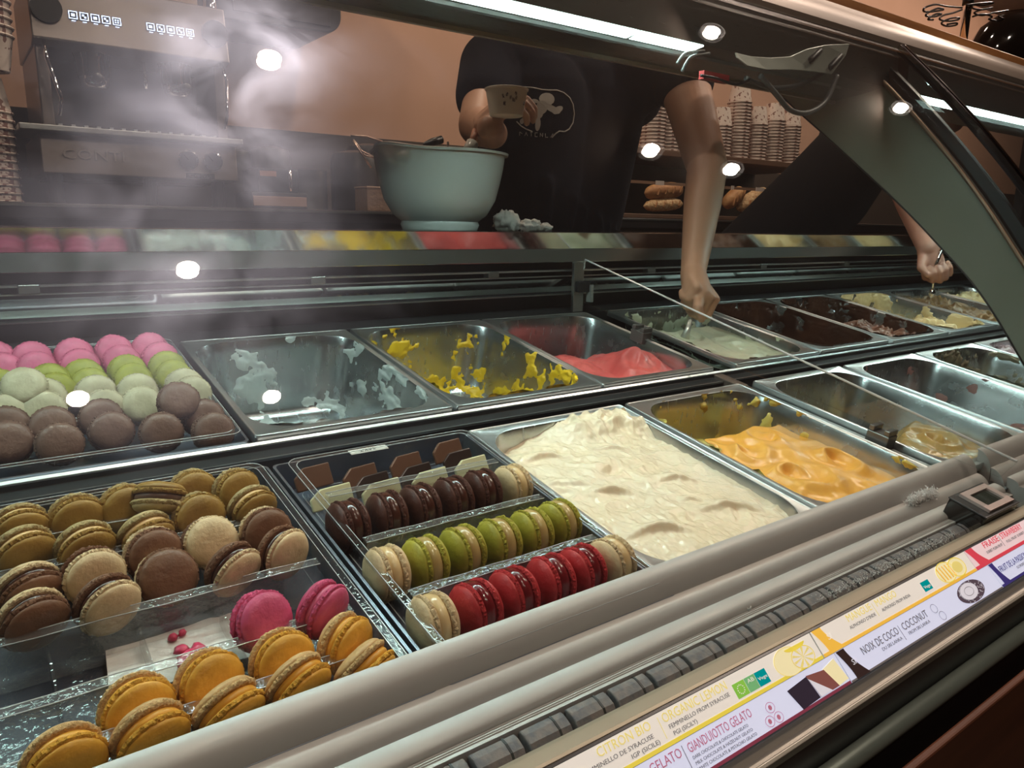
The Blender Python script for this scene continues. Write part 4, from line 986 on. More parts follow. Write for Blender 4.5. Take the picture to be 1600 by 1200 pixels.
MB().tube([lp(729, 243, 1.27), lp(715, 290, 1.26)], .006, 8).build('shaft', white_plastic, sp, smooth=True)
ld = thing('ladle', 'black handled ladle hooked over the rear of the bowl', 'ladle', T(bc))
MB().tube([lp(661, 236, 1.33), lp(664, 226, 1.33), lp(676, 222, 1.33), lp(690, 218, 1.33)], [.004, .005, .008, .008], 10).build('handle', black, ld, smooth=True)
MB().tube([lp(662, 234, 1.33), lp(664, 262, 1.30)], .003, 8).build('rod', steel, ld, smooth=True)
tag(MB().tube([on_y(700, 243, 1.30), on_y(700, 222, 1.31)], .0025, 8).build('skewer', steel, None), 'thin metal rod standing in the mixing bowl', 'rod')
cl_m = material('white cloth', (.62, .55, .50), .8, bump=(90, .004))
def cloth(px, py, s, seed, lb):
    p = on_y(px, py, 1.24); p.z = LZ
    mb = MB(); n, mrow = 34, 18; loops = []
    for j in range(mrow + 1):
        b = PI * j / mrow; l = []
        for i in range(n):
            a = 2 * PI * i / n; d = Vector((math.sin(b) * math.cos(a), math.sin(b) * math.sin(a), math.cos(b)))
            r = 1 + .38 * noise.ridged_multi_fractal(d * 1.3 + Vector((seed, 0, 0)), 1, 2, 3, 1, 2) - .5 + .15 * noise.noise(d * 5)
            q = d * r; l.append(Vector((q.x * s[0], q.y * s[1], max(0.0005, q.z * s[2] + s[2] * .75))))
        loops.append(l)
    mb.loft(loops)
    return tag(mb.build('crumpled_cloth', cl_m, None, T(p), smooth=True), lb, 'cloth', 'crumpled cloths by the bowl')
cloth(792, 350, (.028, .025, .024), 1, 'crumpled white cloth, tall one against the bowl')
cloth(828, 354, (.024, .022, .015), 2, 'crumpled white cloth, middle one of the three beside the bowl')
cloth(852, 356, (.015, .018, .010), 3, 'small crumpled white cloth at the right end')

# ================================================================== behind: counter, machine, shelf
bc_ = thing('back_counter', 'long dark counter along the peach wall', 'counter', T((0, 0, 0)))
MB().box(X0 - 1, 4.9, 1.92, 2.50, CZ - .005, CZ + .030).build('worktop', counter_m, bc_, bevel=.003)
MB().box(X0 - 1, 4.9, 1.97, 2.49, .0, CZ - .005).build('cabinet', dark_wall, bc_)
MB().box(X0 - 1, 4.9, 1.915, 1.921, CZ + .022, CZ + .027).build('edge_strip', dull_steel, bc_)
MZ = CZ + .030
em = thing('espresso_machine', 'two-group steel espresso machine with lit buttons and twin gauges', 'espresso machine', T((0, 0, CZ)))
em_m = material('machine steel', (.30, .255, .235), .32, .7, aniso=(40, (1, 14, 14)))
em_d = material('machine dark', (.05, .045, .045), .4, .3)
MB().ext([(2.03, .365), (1.985, .375), (2.01, .500), (2.06, .510), (2.35, .510), (2.35, .37)], .180, .590).build('head_panel', em_m, em, bevel=.003)
MB().box(.195, .575, 2.20, 2.36, .09, .37).build('back_panel', material('machine splash', (.16, .145, .14), .35, .6), em)
for xa in (.185, .560): MB().box(xa, xa + .025, 2.02, 2.35, .18, .372).build('side_panel', em_m, em, bevel=.003)
MB().ext([(1.955, .182), (1.955, .195), (2.20, .195), (2.20, .182)], .135, .602).build('cup_rail', steel, em, bevel=.002)
MB().ext([(1.985, .095), (1.99, .180), (2.35, .180), (2.35, .095)], .172, .594).build('front_panel', em_m, em, bevel=.003)
for i in range(14): MB().box(.21 + i * .025, .218 + i * .025, 1.97, 2.19, .196, .200).build('grate_bar', steel, em)
for x in (.20, .40, .56):
    MB().lathe([(.016, .03), (.016, .095), (.012, .1)], 16, T((x, 2.05, 0))).build('foot', em_d, em)
for x in (.300, .480):
    g = MB().lathe([(0, .31), (.030, .31), (.034, .325), (.034, .350), (.040, .37), (0, .37)], 28, T((x, 2.06, 0))).build('group_head', dark_chrome, em, smooth=True, ang=.6)
    MB().lathe([(0, .292), (.026, .292), (.031, .300), (.031, .315), (0, .315)], 24, T((x, 2.05, 0))).build('portafilter', chrome, g, smooth=True, ang=.6)
    MB().tube([(x, 2.02, .303), (x - .01, 1.95, .298), (x - .014, 1.90, .294)], [.006, .010, .009], 12).build('handle', black, g, smooth=True)
MB().tube([(.405, 2.04, .36), (.405, 2.03, .33), (.405, 2.03, .30)], .004, 8).build('water_spout', chrome, em, smooth=True)
for x, sx in ((.212, -1), (.560, 1)):
    kn = MB().lathe([(0, -.028), (.026, -.028), (.030, -.02), (.030, 0), (0, 0)], 28, T((x, 1.985, .437)) @ RX(-PI / 2 + PI)).build('steam_knob', black, em, smooth=True, ang=.6)
    MB().tube([(x + .01 * sx, 2.0, .38), (x + .012 * sx, 1.96, .33), (x + .008, 1.955, .25), (x, 1.955, .215)], .004, 8).build('steam_wand', chrome, em, smooth=True)
glow = emis('button light', (.55, .68, 1.0), 3.2)
btn = material('button face', (.02, .02, .03), .3)
def face_pt(x, h): f = (h - .375) / .125; return Vector((x, 1.985 + .025 * f - .0012, h))
FM = RX(PI / 2 - math.atan2(.025, .125))
for gI, x0 in enumerate((.262, .418)):
    for i in range(5):
        x = x0 + i * .0215; b = face_pt(x, .432)
        bt = MB().box(-.0095, .0095, -.0095, .0095, 0, .001).build('button', btn, em, T(b) @ FM)
        fr = MB(); o5 = [(-.0085, -.0085), (.0085, -.0085), (.0085, .0085), (-.0085, .0085)]
        fr.loft([[Vector((a, c, .0014)) for a, c in o5], [Vector((a * .80, c * .80, .0014)) for a, c in o5]]); fr.build('button_ring', glow, bt)
        ic = MB()
        if i in (0, 2): ic.box(-.0035, .0035, -.003, .003, .001, .0015)
        elif i in (1, 3): ic.box(-.004, .0, 0, .004, .001, .0015); ic.box(.0, .004, -.004, 0, .001, .0015)
        else: ic.box(-.004, -.001, .001, .004, .001, .0015); ic.box(.001, .004, .001, .004, .001, .0015); ic.box(-.004, -.001, -.004, -.001, .001, .0015); ic.box(.001, .004, -.004, -.001, .001, .0015)
        ic.build('icon', glow, bt)
        MB().box(-.004, .004, -.013, -.0118, .0008, .0014).build('indicator', glow, bt)
for x in (.476, .533):
    gz = T((x, 1.984, .140)) @ RX(PI / 2)
    gg = MB().lathe([(0, 0), (.020, 0), (.023, .004), (.023, .008), (.020, .009), (.020, .006), (0, .006)], 32, gz).build('gauge', chrome, em, smooth=True, ang=.5)
    MB().lathe([(0, .0062), (.0195, .0062)], 24, gz).build('dial', material('dial face', (.16, .15, .14), .4), gg)
    MB().box(-.001, .001, 0, .015, .0066, .0072, gz @ RZ(.7)).build('needle', black, gg)
text_obj('CONTI', .030, material('raised badge', (.60, .52, .47), .3, .6), em, T((.212, 1.984, .128)) @ RX(PI / 2), sx=1.35, ext=.001)
MB().box(.470, .536, 1.982, 1.986, .098, .110).build('badge', black, em)
text_obj('CC102', .012, chrome, em, T((.476, 1.9815, .100)) @ RX(PI / 2), sx=1.5, ext=.0003)
# things on the machine / left
tl = thing('printed_carton', 'cream printed carton on top of the espresso machine', 'carton', T(rel(.508, 2.08, .510)))
MB().box(-.032, .032, -.03, .03, 0, .10).build('box', material('cream carton', (.50, .36, .26), .7), tl, bevel=.001)
text_obj('ENTRE', .018, ink, tl, T((-.027, -.0305, .012)) @ RX(PI / 2), ext=.0002)
tag(MB().lathe([(0, 0), (.016, 0), (.014, .03), (.006, .07), (.004, .10), (0, .105)], 18, T(rel(.572, 2.06, .510))).build('shaker', chrome, None, smooth=True, ang=.6), 'small chrome cone shaker on the espresso machine', 'shaker')
# tubs
cup_mb = MB().lathe([(0, .002), (.034, .002), (.0345, 0), (.036, .001), (.0475, .070), (.050, .070), (.0515, .072), (.050, .0745), (.048, .0745), (.046, .070), (.035, .006), (0, .005)], 26)
def tub_mat(name, k):
    mt = material(name, (.82, .69, .62), .6); nt = mt.node_tree; p_ = nt.nodes['Principled BSDF']
    tc = nt.nodes.new('ShaderNodeTexCoord'); mg = nt.nodes.new('ShaderNodeTexNoise'); mg.inputs['Scale'].default_value = 70; mg.inputs['Detail'].default_value = 1
    nt.links.new(tc.outputs['Object'], mg.inputs['Vector']); r = nt.nodes.new('ShaderNodeMapRange'); r.inputs['From Min'].default_value = .60; r.inputs['From Max'].default_value = .63
    nt.links.new(mg.outputs['Fac'], r.inputs['Value']); mx = nt.nodes.new('ShaderNodeMix'); mx.data_type = 'RGBA'
    mx.inputs['A'].default_value = (.82, .69, .62, 1); mx.inputs['B'].default_value = (.25, .12, .10, 1)
    nt.links.new(r.outputs[0], mx.inputs['Factor']); nt.links.new(mx.outputs['Result'], p_.inputs['Base Color']); return mt
tubm = tub_mat('tub print', 1)
t0 = thing('paper_tub', 'x', 'cup', T((0, 0, -8)))
cup_mb.build('cup_wall', tubm, t0, smooth=True, ang=.6)
MB().lathe([(.0476, .0690), (.0500, .0690), (.0500, .0705), (.0476, .0705)], 26).build('rim_roll', material('rim line brown', (.20, .10, .08), .6), t0)  # thin brown line round the tub just under its rim
first = [True]
def stack(x, y, z, n, where, up=True, dz=.0155):
    for k in range(n):
        M_ = T((x + .0008 * math.sin(k * 2.1), y, z + (k * dz)))
        if up: M_ = M_ @ T((0, 0, .0745)) @ RX(PI)
        fromtop = n - k; od = ('top', 'second', 'third', 'fourth', 'fifth', 'sixth', 'seventh', 'eighth', 'ninth', 'tenth', 'eleventh', 'twelfth', 'thirteenth', 'fourteenth', 'fifteenth', 'sixteenth', 'seventeenth', 'eighteenth')[fromtop - 1]
        lb = 'printed paper tub, %s, of the %s' % (od if od == 'top' else od + ' from top', where)
        if first[0]: t0.matrix_world = M_; t0['label'] = lb; t0['group'] = where; first[0] = False
        else: dup(t0, M_, lb, where)
SY = 2.08
sh = thing('wall_shelf', 'two-tier brown wall shelf with paper tubs above and loaves below', 'shelf', T((0, 0, CZ)))
sh_m = material('brown shelf', (.16, .085, .055), .5)
MB().box(1.90, 3.25, 2.025, 2.50, .262, .284).build('upper_board', sh_m, sh, bevel=.002)
MB().box(1.90, 3.25, 1.96, 2.50, .031, .046).build('lower_board', sh_m, sh, bevel=.002)
MB().box(1.90, 3.25, 2.40, 2.50, .046, .262).build('back_board', dark_wall, sh)
MB().box(1.90, 3.25, 1.945, 1.952, .150, .160).build('price_rail', material('warm rail', (.30, .17, .11), .4), sh)
for (px, w_) in ((1030, .04), (1144, .012), (1187, .05), (1230, .012)):
    p = on_y(px, 285 if px != 1030 else 279, 1.945); MB().box(p.x - w_ / 2, p.x + w_ / 2, 1.938, 1.944, .148, .163).build('price_tag', material('tag card', (.70, .60, .55), .6), sh)
SYs = ((1018, 13), (1040, 10), (1062, 9), (1122, 10), (1150, 18), (1178, 12), (1204, 14), (1230, 13))
names = ['leftmost stack on the shelf', 'second stack from the shelf left', 'short stack left of the arm', 'stack just right of the arm', 'tallest stack on the shelf', 'stack right of the tallest', 'second stack from the shelf right', 'rightmost stack on the shelf']
for (px, n), nm in zip(SYs, names):
    p = on_y(px, 240, SY); stack(p.x, SY, CZ + .2845, n, nm, True, .0128)
stack(.085, 2.05, MZ, 12, 'stack left of the espresso machine', True, .017)
stack(.10, 2.02, MZ + .27, 6, 'upper stack left of the machine', False, .017)
# loaves
loaf_m = material('seeded crust', (.42, .21, .08), .7, bump=(120, .004), var=(110, (.70, .50, .28)))
loaf2 = material('plain crust', (.60, .32, .13), .6, bump=(60, .003), var=(20, (.36, .15, .05)))
def loaf(pa, pb, r, mat, y, lb):
    a = on_y(*pa, y); b = on_y(*pb, y); t = thing('bread_loaf', lb, 'bread', T(a), 'loaves on the lower shelf')
    n = 10; pts = [a.lerp(b, i / n) - a for i in range(n + 1)]; rs = [r * (max(.02, 1 - abs(2 * i / n - 1) ** 3.0)) ** .5 for i in range(n + 1)]
    MB().tube(pts, rs, 16).build('crust', mat, t, smooth=True)
    d = (b - a).normalized()
    for k in range(4):
        c = (b - a) * ((k + 1) / 5); MB().cap(c + Vector((0, -r * .93, r * .1)) - d * r * .1 + Vector((0, 0, -r * .35)), r * .12, c + Vector((0, -r * .9, 0)) + d * r * .2 + Vector((0, 0, r * .4)), r * .12, 8).build('slash', loaf2, t, smooth=True)
loaf((1008, 302), (1066, 296), .032, loaf2, 2.01, 'plain loaf at the left, seen between dark shirt and bare arm')
loaf((1132, 322), (1160, 296), .032, loaf2, 2.01, 'plain loaf standing right beside the bare arm')
loaf((1152, 326), (1198, 298), .033, loaf_m, 2.0, 'seeded loaf in the middle of the lower shelf')
loaf((1160, 330), (1240, 296), .033, loaf_m, 1.99, 'long seeded loaf at the right of the lower shelf')
loaf((1006, 322), (1066, 318), .024, loaf_m, 2.0, 'dark seeded loaf under the plain one at the left')
# items on the back counter
kb = thing('knock_box', 'black grinder block with tan label over a tan fronted drawer', 'grinder', T(Vector((.683, 2.0, MZ))))
MB().box(-.072, .072, -.06, .08, .0, .040).build('drawer', em_d, kb, bevel=.002)
MB().box(-.070, .068, -.066, -.060, .006, .030).build('drawer_front', material('tan front', (.42, .25, .17), .5), kb, bevel=.001)
MB().box(-.050, .055, -.05, .08, .040, .100).build('block', black, kb, bevel=.004)
MB().ext([(-.0515, .080), (-.0515, .093), (-.050, .093), (-.050, .080)], -.046, -.004).build('label', material('tan label', (.45, .20, .11), .5), kb)
MB().tube([(.030, -.056, .045), (.030, -.056, .095)], .004, 8).build('lever', chrome, kb, smooth=True)
tag(MB().lathe([(0, 0), (.055, 0), (.058, .004), (.058, .105), (.060, .108), (.055, .108), (.053, .006), (0, .006)], 32, T(Vector((.815, 2.10, MZ)))).build('steel_canister', dull_steel, None, smooth=True, ang=.6), 'steel canister behind the black grinder block', 'canister')
kr = on_y(590, 315, 1.98)
k2 = thing('foil_box', 'small kraft box with shiny film left of the mixing bowl', 'box', T((.965, 1.99, MZ)))
MB().box(-.035, .045, -.04, .04, 0, .062).build('box', material('kraft foil', (.46, .31, .23), .35, .3, bump=(90, .002)), k2, bevel=.002)
MB().box(-.036, .046, -.041, .041, .062, .067).build('lid', material('kraft edge', (.55, .38, .30), .3), k2, bevel=.001)
wk = thing('whisk', 'wire whisk leaning over dark containers behind the bowl', 'whisk', T(on_y(575, 225, 1.95)))
w0 = on_y(575, 225, 1.95)
for a, b, c in (((548, 212), (572, 213), (597, 221)), ((552, 218), (565, 236), (596, 252)), ((556, 226), (570, 243), (592, 248)), ((552, 220), (562, 236), (580, 262))):
    MB().tube([on_y(*a, 1.95) - w0, on_y(*b, 1.94) - w0, on_y(*c, 1.95) - w0], .0028, 6).build('wire', material('copper wire', (.60, .42, .34), .3, .7), wk, smooth=True)
for (x, y, r, h, lb) in ((.965, 2.10, .070, .172, 'black round container behind the whisk'), (.80, 2.34, .06, .19, 'dark container at the wall behind the canister'), (1.08, 2.25, .07, .21, 'dark container behind the mixing bowl'), (.70, 2.38, .06, .18, 'dark container at the wall right of the espresso machine')):
    tag(MB().lathe([(0, 0), (r * .95, 0), (r, .01), (r, h - .03), (r * .9, h - .01), (r * .3, h), (0, h)], 28, T(Vector((x, y, MZ)))).build('dark_container', em_d, None, smooth=True, ang=.7), lb, 'container')
hb = thing('wall_box', 'black wall-mounted box with rounded lower corner above the peach wall', 'box', T(rel(.835, 2.36, .60)))
pts = [(-.20, .30), (-.20, -.07)] + [(.155 - .05 + .05 * math.sin(a), -.06 + .05 - .05 * math.cos(a)) for a in [i * PI / 2 / 8 for i in range(9)]] + [(.155, .30)]
MB().loft([[Vector((a, -.14, b)) for a, b in pts], [Vector((a, .14, b)) for a, b in pts]], True, True).build('body', material('dusty black', (.03, .028, .034), .5), hb, bevel=.004)
MB().box(-.16, .12, -.144, -.140, -.045, .24).build('front_door', material('dusty black', (.035, .03, .036), .45), hb, bevel=.002)
# on the wooden top
tz = CZ + .405
pw = on_y(1508, 40, .95)
ps = thing('chrome_pole', 'chrome pole with curly dark wire ornament on the wooden top board', 'pole', T((pw.x, .95, tz)))
MB().tube([(0, 0, 0), (0, 0, .26)], .0095, 16).build('pole', chrome, ps, smooth=True)
MB().lathe([(0, 0), (.035, 0), (.035, .006), (.012, .012), (0, .012)], 24).build('base', chrome, ps, smooth=True, ang=.5)
MB().tube([(0, 0, .140), (0, 0, .155)], .013, 12).build('collar', black, ps, smooth=True)
wir = material('dark wire', (.03, .022, .02), .25, .6)
def wp(px, py): v = on_y(px, py, .935); return v - Vector((pw.x, .95, tz))
def curly(P, r=.0022):
    P = [wp(*q) for q in P]; Q = []
    for i in range(len(P) - 1):
        p0 = P[max(i - 1, 0)]; p1 = P[i]; p2 = P[i + 1]; p3 = P[min(i + 2, len(P) - 1)]
        for k in range(5):
            t = k / 5; Q.append(.5 * ((2 * p1) + (-p0 + p2) * t + (2 * p0 - 5 * p1 + 4 * p2 - p3) * t * t + (-p0 + 3 * p1 - 3 * p2 + p3) * t ** 3))
    MB().tube(Q + [P[-1]], r, 7).build('wire_scroll', wir, ps, smooth=True)
curly([(1503, 12), (1480, 10), (1462, 7), (1445, 12), (1444, 18), (1458, 18), (1474, 15), (1465, 13), (1450, 20), (1447, 25), (1460, 26), (1471, 22), (1462, 22), (1450, 30), (1458, 31)])
curly([(1503, 15), (1490, 20), (1474, 24), (1468, 30), (1480, 33), (1496, 31), (1498, 28), (1484, 29), (1471, 36), (1480, 41), (1494, 39), (1494, 36), (1480, 38)])
curly([(1510, 8), (1530, 5), (1552, 4), (1540, 8), (1522, 8), (1520, 13), (1535, 15), (1550, 12), (1538, 14), (1522, 20), (1535, 24), (1552, 20), (1565, 18), (1575, 16)])
curly([(1520, 26), (1535, 22), (1550, 26), (1545, 30), (1556, 32), (1568, 30), (1560, 26)])
dm = thing('black_dome', 'glossy black dome lid on the wooden top board behind the pole', 'dome', T((2.68, 1.0, tz)) @ Matrix.Diagonal((1.55, .55, 1.28, 1)))
MB().lathe([(.26, 0), (.265, .02), (.25, .07), (.215, .12), (.16, .155), (.10, .165), (.09, .172), (0, .175)], 48).build('lid', black_gloss, dm, smooth=True, ang=.9)
MB().lathe([(0, 0), (.27, 0), (.275, .006), (.27, .012), (0, .012)], 48).build('base_ring', black, dm)
MB().lathe([(0, .17), (.02, .17), (.024, .19), (.018, .21), (0, .215)], 20).build('knob', chrome, dm, smooth=True)

# ================================================================== people
def remesh(mb, name, mat, parent, voxel, sm=3, M=None):
    o = mb.build(name, mat, None, None, smooth=True)
    r = o.modifiers.new('r', 'REMESH'); r.mode = 'VOXEL'; r.voxel_size = voxel; r.use_smooth_shade = True
    s = o.modifiers.new('s', 'SMOOTH'); s.factor = .5; s.iterations = sm
    bpy.context.view_layer.update()
    me = bpy.data.meshes.new_from_object(o.evaluated_get(bpy.context.evaluated_depsgraph_get()))
    me.materials.clear(); me.materials.append(mat)
    bpy.data.objects.remove(o)
    n = bpy.data.objects.new(name, me); COL.objects.link(n); n.parent = parent
    if M is not None: n.matrix_basis = M
    me.polygons.foreach_set('use_smooth', [True] * len(me.polygons)); return n
def hand(mb, wrist, d, n, sgn=1, s=1.0, curl_=(60, 75, 50), spread=.021, thumb=None, per=None):
    """wrist point, d = hand direction, n = direction the fingers curl to, sgn = side of the thumb"""
    W = Vector(wrist); d = Vector(d).normalized(); n = Vector(n); n = (n - d * n.dot(d)).normalized(); sd = d.cross(n) * sgn
    offs = [1.5, .5, -.5, -1.5]; ln = [.95, 1.05, 1.0, .8]; kn = []
    for i, o in enumerate(offs):
        k = W + (d * (.084 - .005 * abs(o - .3)) + sd * (o * spread * .92)) * s; kn.append(k)
        mb.cap(W + sd * (o * .010 * s) + d * .005 * s, .0165 * s, k, .0115 * s)
        c = per[i] if per else curl_
        a = 0; p = k; r = .0098 * s
        for j, L_ in enumerate((.040, .025, .019)):
            a += math.radians(c[j]); v = d * math.cos(a) + n * math.sin(a); q = p + v * L_ * ln[i] * s; r2 = r * .9
            mb.cap(p, r, q, r2); p = q; r = r2
    mb.cap(W + d * .02 * s + n * .004, .020 * s, W + d * .062 * s + n * .004, .022 * s)
    tb = W + (d * .022 + sd * .022 + n * .006) * s
    if thumb: t1, t2 = [Vector(x) for x in thumb]
    else: t1 = tb + (d * .026 + sd * .020 + n * .020) * s; t2 = t1 + (d * .024 - sd * .006 + n * .018) * s
    mb.cap(tb, .0150 * s, t1, .0120 * s); mb.cap(t1, .0115 * s, t2, .0095 * s)
    return kn
def head(mb, c, fwd, s=1.0):
    c = Vector(c); f = Vector(fwd).normalized(); up = Vector((0, 0, 1)); r = f.cross(up).normalized()
    mb.cap(c + up * .03 * s - f * .012 * s, .078 * s, c + up * .045 * s + f * .005, .074 * s, 20)
    mb.cap(c + up * .0 + f * .025 * s, .062 * s, c - up * .06 * s + f * .045 * s, .040 * s, 18)
    mb.cap(c + up * .015 * s + f * .088 * s, .008 * s, c - up * .022 * s + f * .104 * s, .012 * s)
    for k in (-1, 1):
        mb.cap(c + r * k * .076 * s + up * .012 * s, .010 * s, c + r * k * .078 * s - up * .025 * s, .008 * s)
        mb.cap(c + r * k * .012 * s + up * .038 * s + f * .075 * s, .009 * s, c + r * k * .045 * s + up * .036 * s + f * .062 * s, .008 * s)
    mb.cap(c - r * .018 * s - up * .052 * s + f * .082 * s, .006 * s, c + r * .018 * s - up * .052 * s + f * .082 * s, .006 * s)
def face_bits(par, c, fwd, s=1.0, M=None):
    c = Vector(c); f = Vector(fwd).normalized(); up = Vector((0, 0, 1)); r = f.cross(up).normalized()
    for k in (-1, 1):
        p = c + r * k * .030 * s + up * .016 * s + f * .071 * s
        e = MB().lathe([(0, 1), (.6, .8), (1, 0), (.6, -.8), (0, -1)], 14, T(p) @ Matrix.Diagonal((.011, .011, .011, 1))).build('eye', material('eye', (.6, .55, .5), .15), par, smooth=True)
        MB().cap(p + f * .009, .0045, p + f * .0095, .0045, 10).build('iris', hair_m, e, smooth=True)
    MB().cap(c - r * .02 * s - up * .050 * s + f * .0875 * s, .004, c + r * .02 * s - up * .050 * s + f * .0875 * s, .004, 8).build('lips', material('lips', (.36, .12, .10), .4), par, smooth=True)
    hm = MB(); hm.cap(c + up * .045 * s - f * .02 * s, .086 * s, c + up * .060 * s - f * .004 * s, .080 * s, 20); hm.cap(c + up * .02 * s - f * .035 * s, .075 * s, c - up * .04 * s - f * .03 * s, .055 * s, 16)
    remesh(hm, 'hair', hair_m, par, .007)
# person one: behind the ledge, cup in one hand, the other reaching into the pale green pan
P1 = thing('person', 'person in navy printed t-shirt holding a paper cup, reaching into pale green gelato', 'person', T((0, 0, 0)))
b = MB(); V = Vector
pel = rel(1.27, 1.60, -.38); chest = rel(1.28, 1.575, .16); neck = rel(1.29, 1.55, .44)
b.cap(pel, .135, rel(1.27, 1.58, -.1), .120); b.cap(rel(1.21, 1.58, .05), .12, rel(1.22, 1.57, .28), .125); b.cap(rel(1.34, 1.58, .05), .12, rel(1.34, 1.57, .28), .125)
b.cap(rel(1.12, 1.56, .36), .062, rel(1.46, 1.56, .36), .062); b.cap(neck - V((0, 0, .06)), .056, neck + V((0, -.02, .06)), .052)
hc = neck + V((-.01, -.06, .17)); head(b, hc, (-.1, -1, -.35))
# image-left arm
sl_ = rel(1.07, 1.55, .365); el = on_y(748, 196, 1.40); wl = on_y(792, 208, 1.30)
b.cap(sl_, .055, el, .044); b.cap(el, .043, wl + V((-.035, 0, -.004)), .030); b.cap(wl + V((-.035, 0, -.004)), .030, on_y(766, 200, 1.26), .026)
hw = on_y(763, 205, 1.265)
kn = hand(b, on_y(748, 196, 1.30), (.35, -.55, .45), (.75, -.3, -.2), 1, .9, (40, 50, 35))
# image-right arm down into the case
sr = on_y(1058, 92, 1.38); er = on_y(1105, 262, 1.22); wr_ = on_y(1083, 428, 1.02)
b.cap(sr, .066, er, .0475); b.cap(er, .0470, er.lerp(wr_, .35), .0425); b.cap(er.lerp(wr_, .35), .0425, wr_, .0250)
hd = on_y(1108, 462, .955) - wr_; hn = on_y(1085, 505, .985) - on_y(1112, 462, .965)
b.cap(wr_, .026, wr_.lerp(on_y(1092, 470, .975), .8), .030)
hand(b, wr_ + V((0, 0, -.004)), hd, hn, 1, .86, (70, 60, 40), .0225,
     thumb=(on_y(1090, 482, .945), on_y(1096, 498, .940)), per=[(62, 55, 40), (72, 62, 40), (80, 66, 40), (88, 70, 40)])
for sx in (-1, 1): b.cap(pel + V((sx * .08, 0, -.05)), .085, pel + V((sx * .09, 0, -.80)), .055)
body = remesh(b, 'body', skin_m, P1, .0033, 2)
c = MB()
c.cap(pel + V((0, 0, .10)), .155, rel(1.27, 1.575, .02), .142, 22); c.cap(rel(1.20, 1.57, .02), .140, rel(1.19, 1.555, .29), .145, 22); c.cap(rel(1.34, 1.57, .02), .140, rel(1.38, 1.555, .28), .145, 22)
c.cap(rel(1.08, 1.55, .355), .085, rel(1.50, 1.52, .340), .085, 20)
c.cap(sl_, .078, sl_.lerp(el, .55), .068, 20); c.cap(rel(1.42, 1.52, .33), .09, sr, .080, 20); c.cap(sr, .082, sr.lerp(er, .22), .076, 20)
for i in range(7):
    a = rel(1.15 + .04 * i, 1.425 + .01 * (i % 2), .10 - .02 * i); c.cap(a, .012, a + V((.03 * math.sin(i * 2), .01, -.12)), .010)
shirt = remesh(c, 't_shirt', navy, P1, .008, 4)
ap = MB(); ap.cap(pel + V((-.02, 0, .04)), .150, pel + V((.02, 0, .0)), .150, 20)
for sx in (-1, 1): ap.cap(pel + V((sx * .085, 0, -.03)), .105, pel + V((sx * .095, 0, -.84)), .075, 18)
remesh(ap, 'trousers', trouser, P1, .010)
for sx in (-1, 1): MB().cap(pel + V((sx * .095, .03, -.87)), .045, pel + V((sx * .10, -.12, -.875)), .040, 14).build('shoe', black, P1, smooth=True)
face_bits(P1, hc, (-.1, -1, -.35))
# print on the shirt, laid on its surface
bpy.context.view_layer.update()
bv = BVHTree.FromObject(shirt, bpy.context.evaluated_depsgraph_get())
prt = material('shirt print', (.42, .38, .33), .7)
def on_shirt(px, py, off=.0015):
    d = ray(px, py).normalized(); h = bv.ray_cast(V((0, 0, CZ)), d, 5)
    return (h[0] - d * off) if h[0] else None
def print_line(P, r=.0016):
    Q = []
    for i in range(len(P) - 1):
        for k in range(4): Q.append((P[i][0] + (P[i + 1][0] - P[i][0]) * k / 4, P[i][1] + (P[i + 1][1] - P[i][1]) * k / 4))
    Q.append(P[-1]); pts = [q for q in (on_shirt(*a) for a in Q) if q]
    if len(pts) > 1: MB().tube(pts, r, 6).build('print_line', prt, P1, smooth=True)
def print_shape(P):
    pts = [q for q in (on_shirt(*a, .001) for a in P) if q]
    if len(pts) > 2:
        b_ = [q - V((0, .0015, 0)) for q in pts]; MB().loft([pts, b_], True, True).build('print_patch', prt, P1)
print_line([(818, 136), (832, 137), (846, 140), (858, 141), (870, 141), (881, 145), (890, 153), (895, 163), (897, 178), (895, 192), (889, 202), (882, 206), (874, 205), (868, 209), (862, 215)])
print_line([(807, 190), (814, 197), (822, 202), (832, 206)])
def leaf(cx, cy2, rx, ry, a): return [(cx + rx * math.cos(t) * math.cos(a) - ry * math.sin(t) * math.sin(a), cy2 + rx * math.cos(t) * math.sin(a) + ry * math.sin(t) * math.cos(a)) for t in [i * PI / 7 for i in range(14)]]
for s_ in (leaf(854, 155, 12, 10, .1), leaf(846, 168, 9, 11, .3), leaf(862, 170, 14, 5, .5), leaf(871, 172, 9, 5, -.6), leaf(838, 180, 10, 7, -.3), leaf(822, 187, 9, 4, -.1), leaf(840, 194, 4, 11, .1), leaf(836, 158, 6, 3, .3), leaf(815, 190, 3, 4, 0)): print_shape(s_)
for i, xx in enumerate(range(812, 862, 8)):
    L_ = [[(0, 6), (0, 0), (4, 3)], [(0, 6), (2, 0), (4, 6)], [(0, 0), (4, 0), (2, 0), (2, 6)], [(4, 0), (0, 0), (0, 6), (4, 6)], [(0, 6), (0, 0), (4, 6), (4, 0)], [(0, 0), (0, 6), (4, 6)], [(0, 6), (4, 0)]][i % 7]
    print_line([(xx + a, 206 + b_ + .5 * i) for a, b_ in L_], .0008)
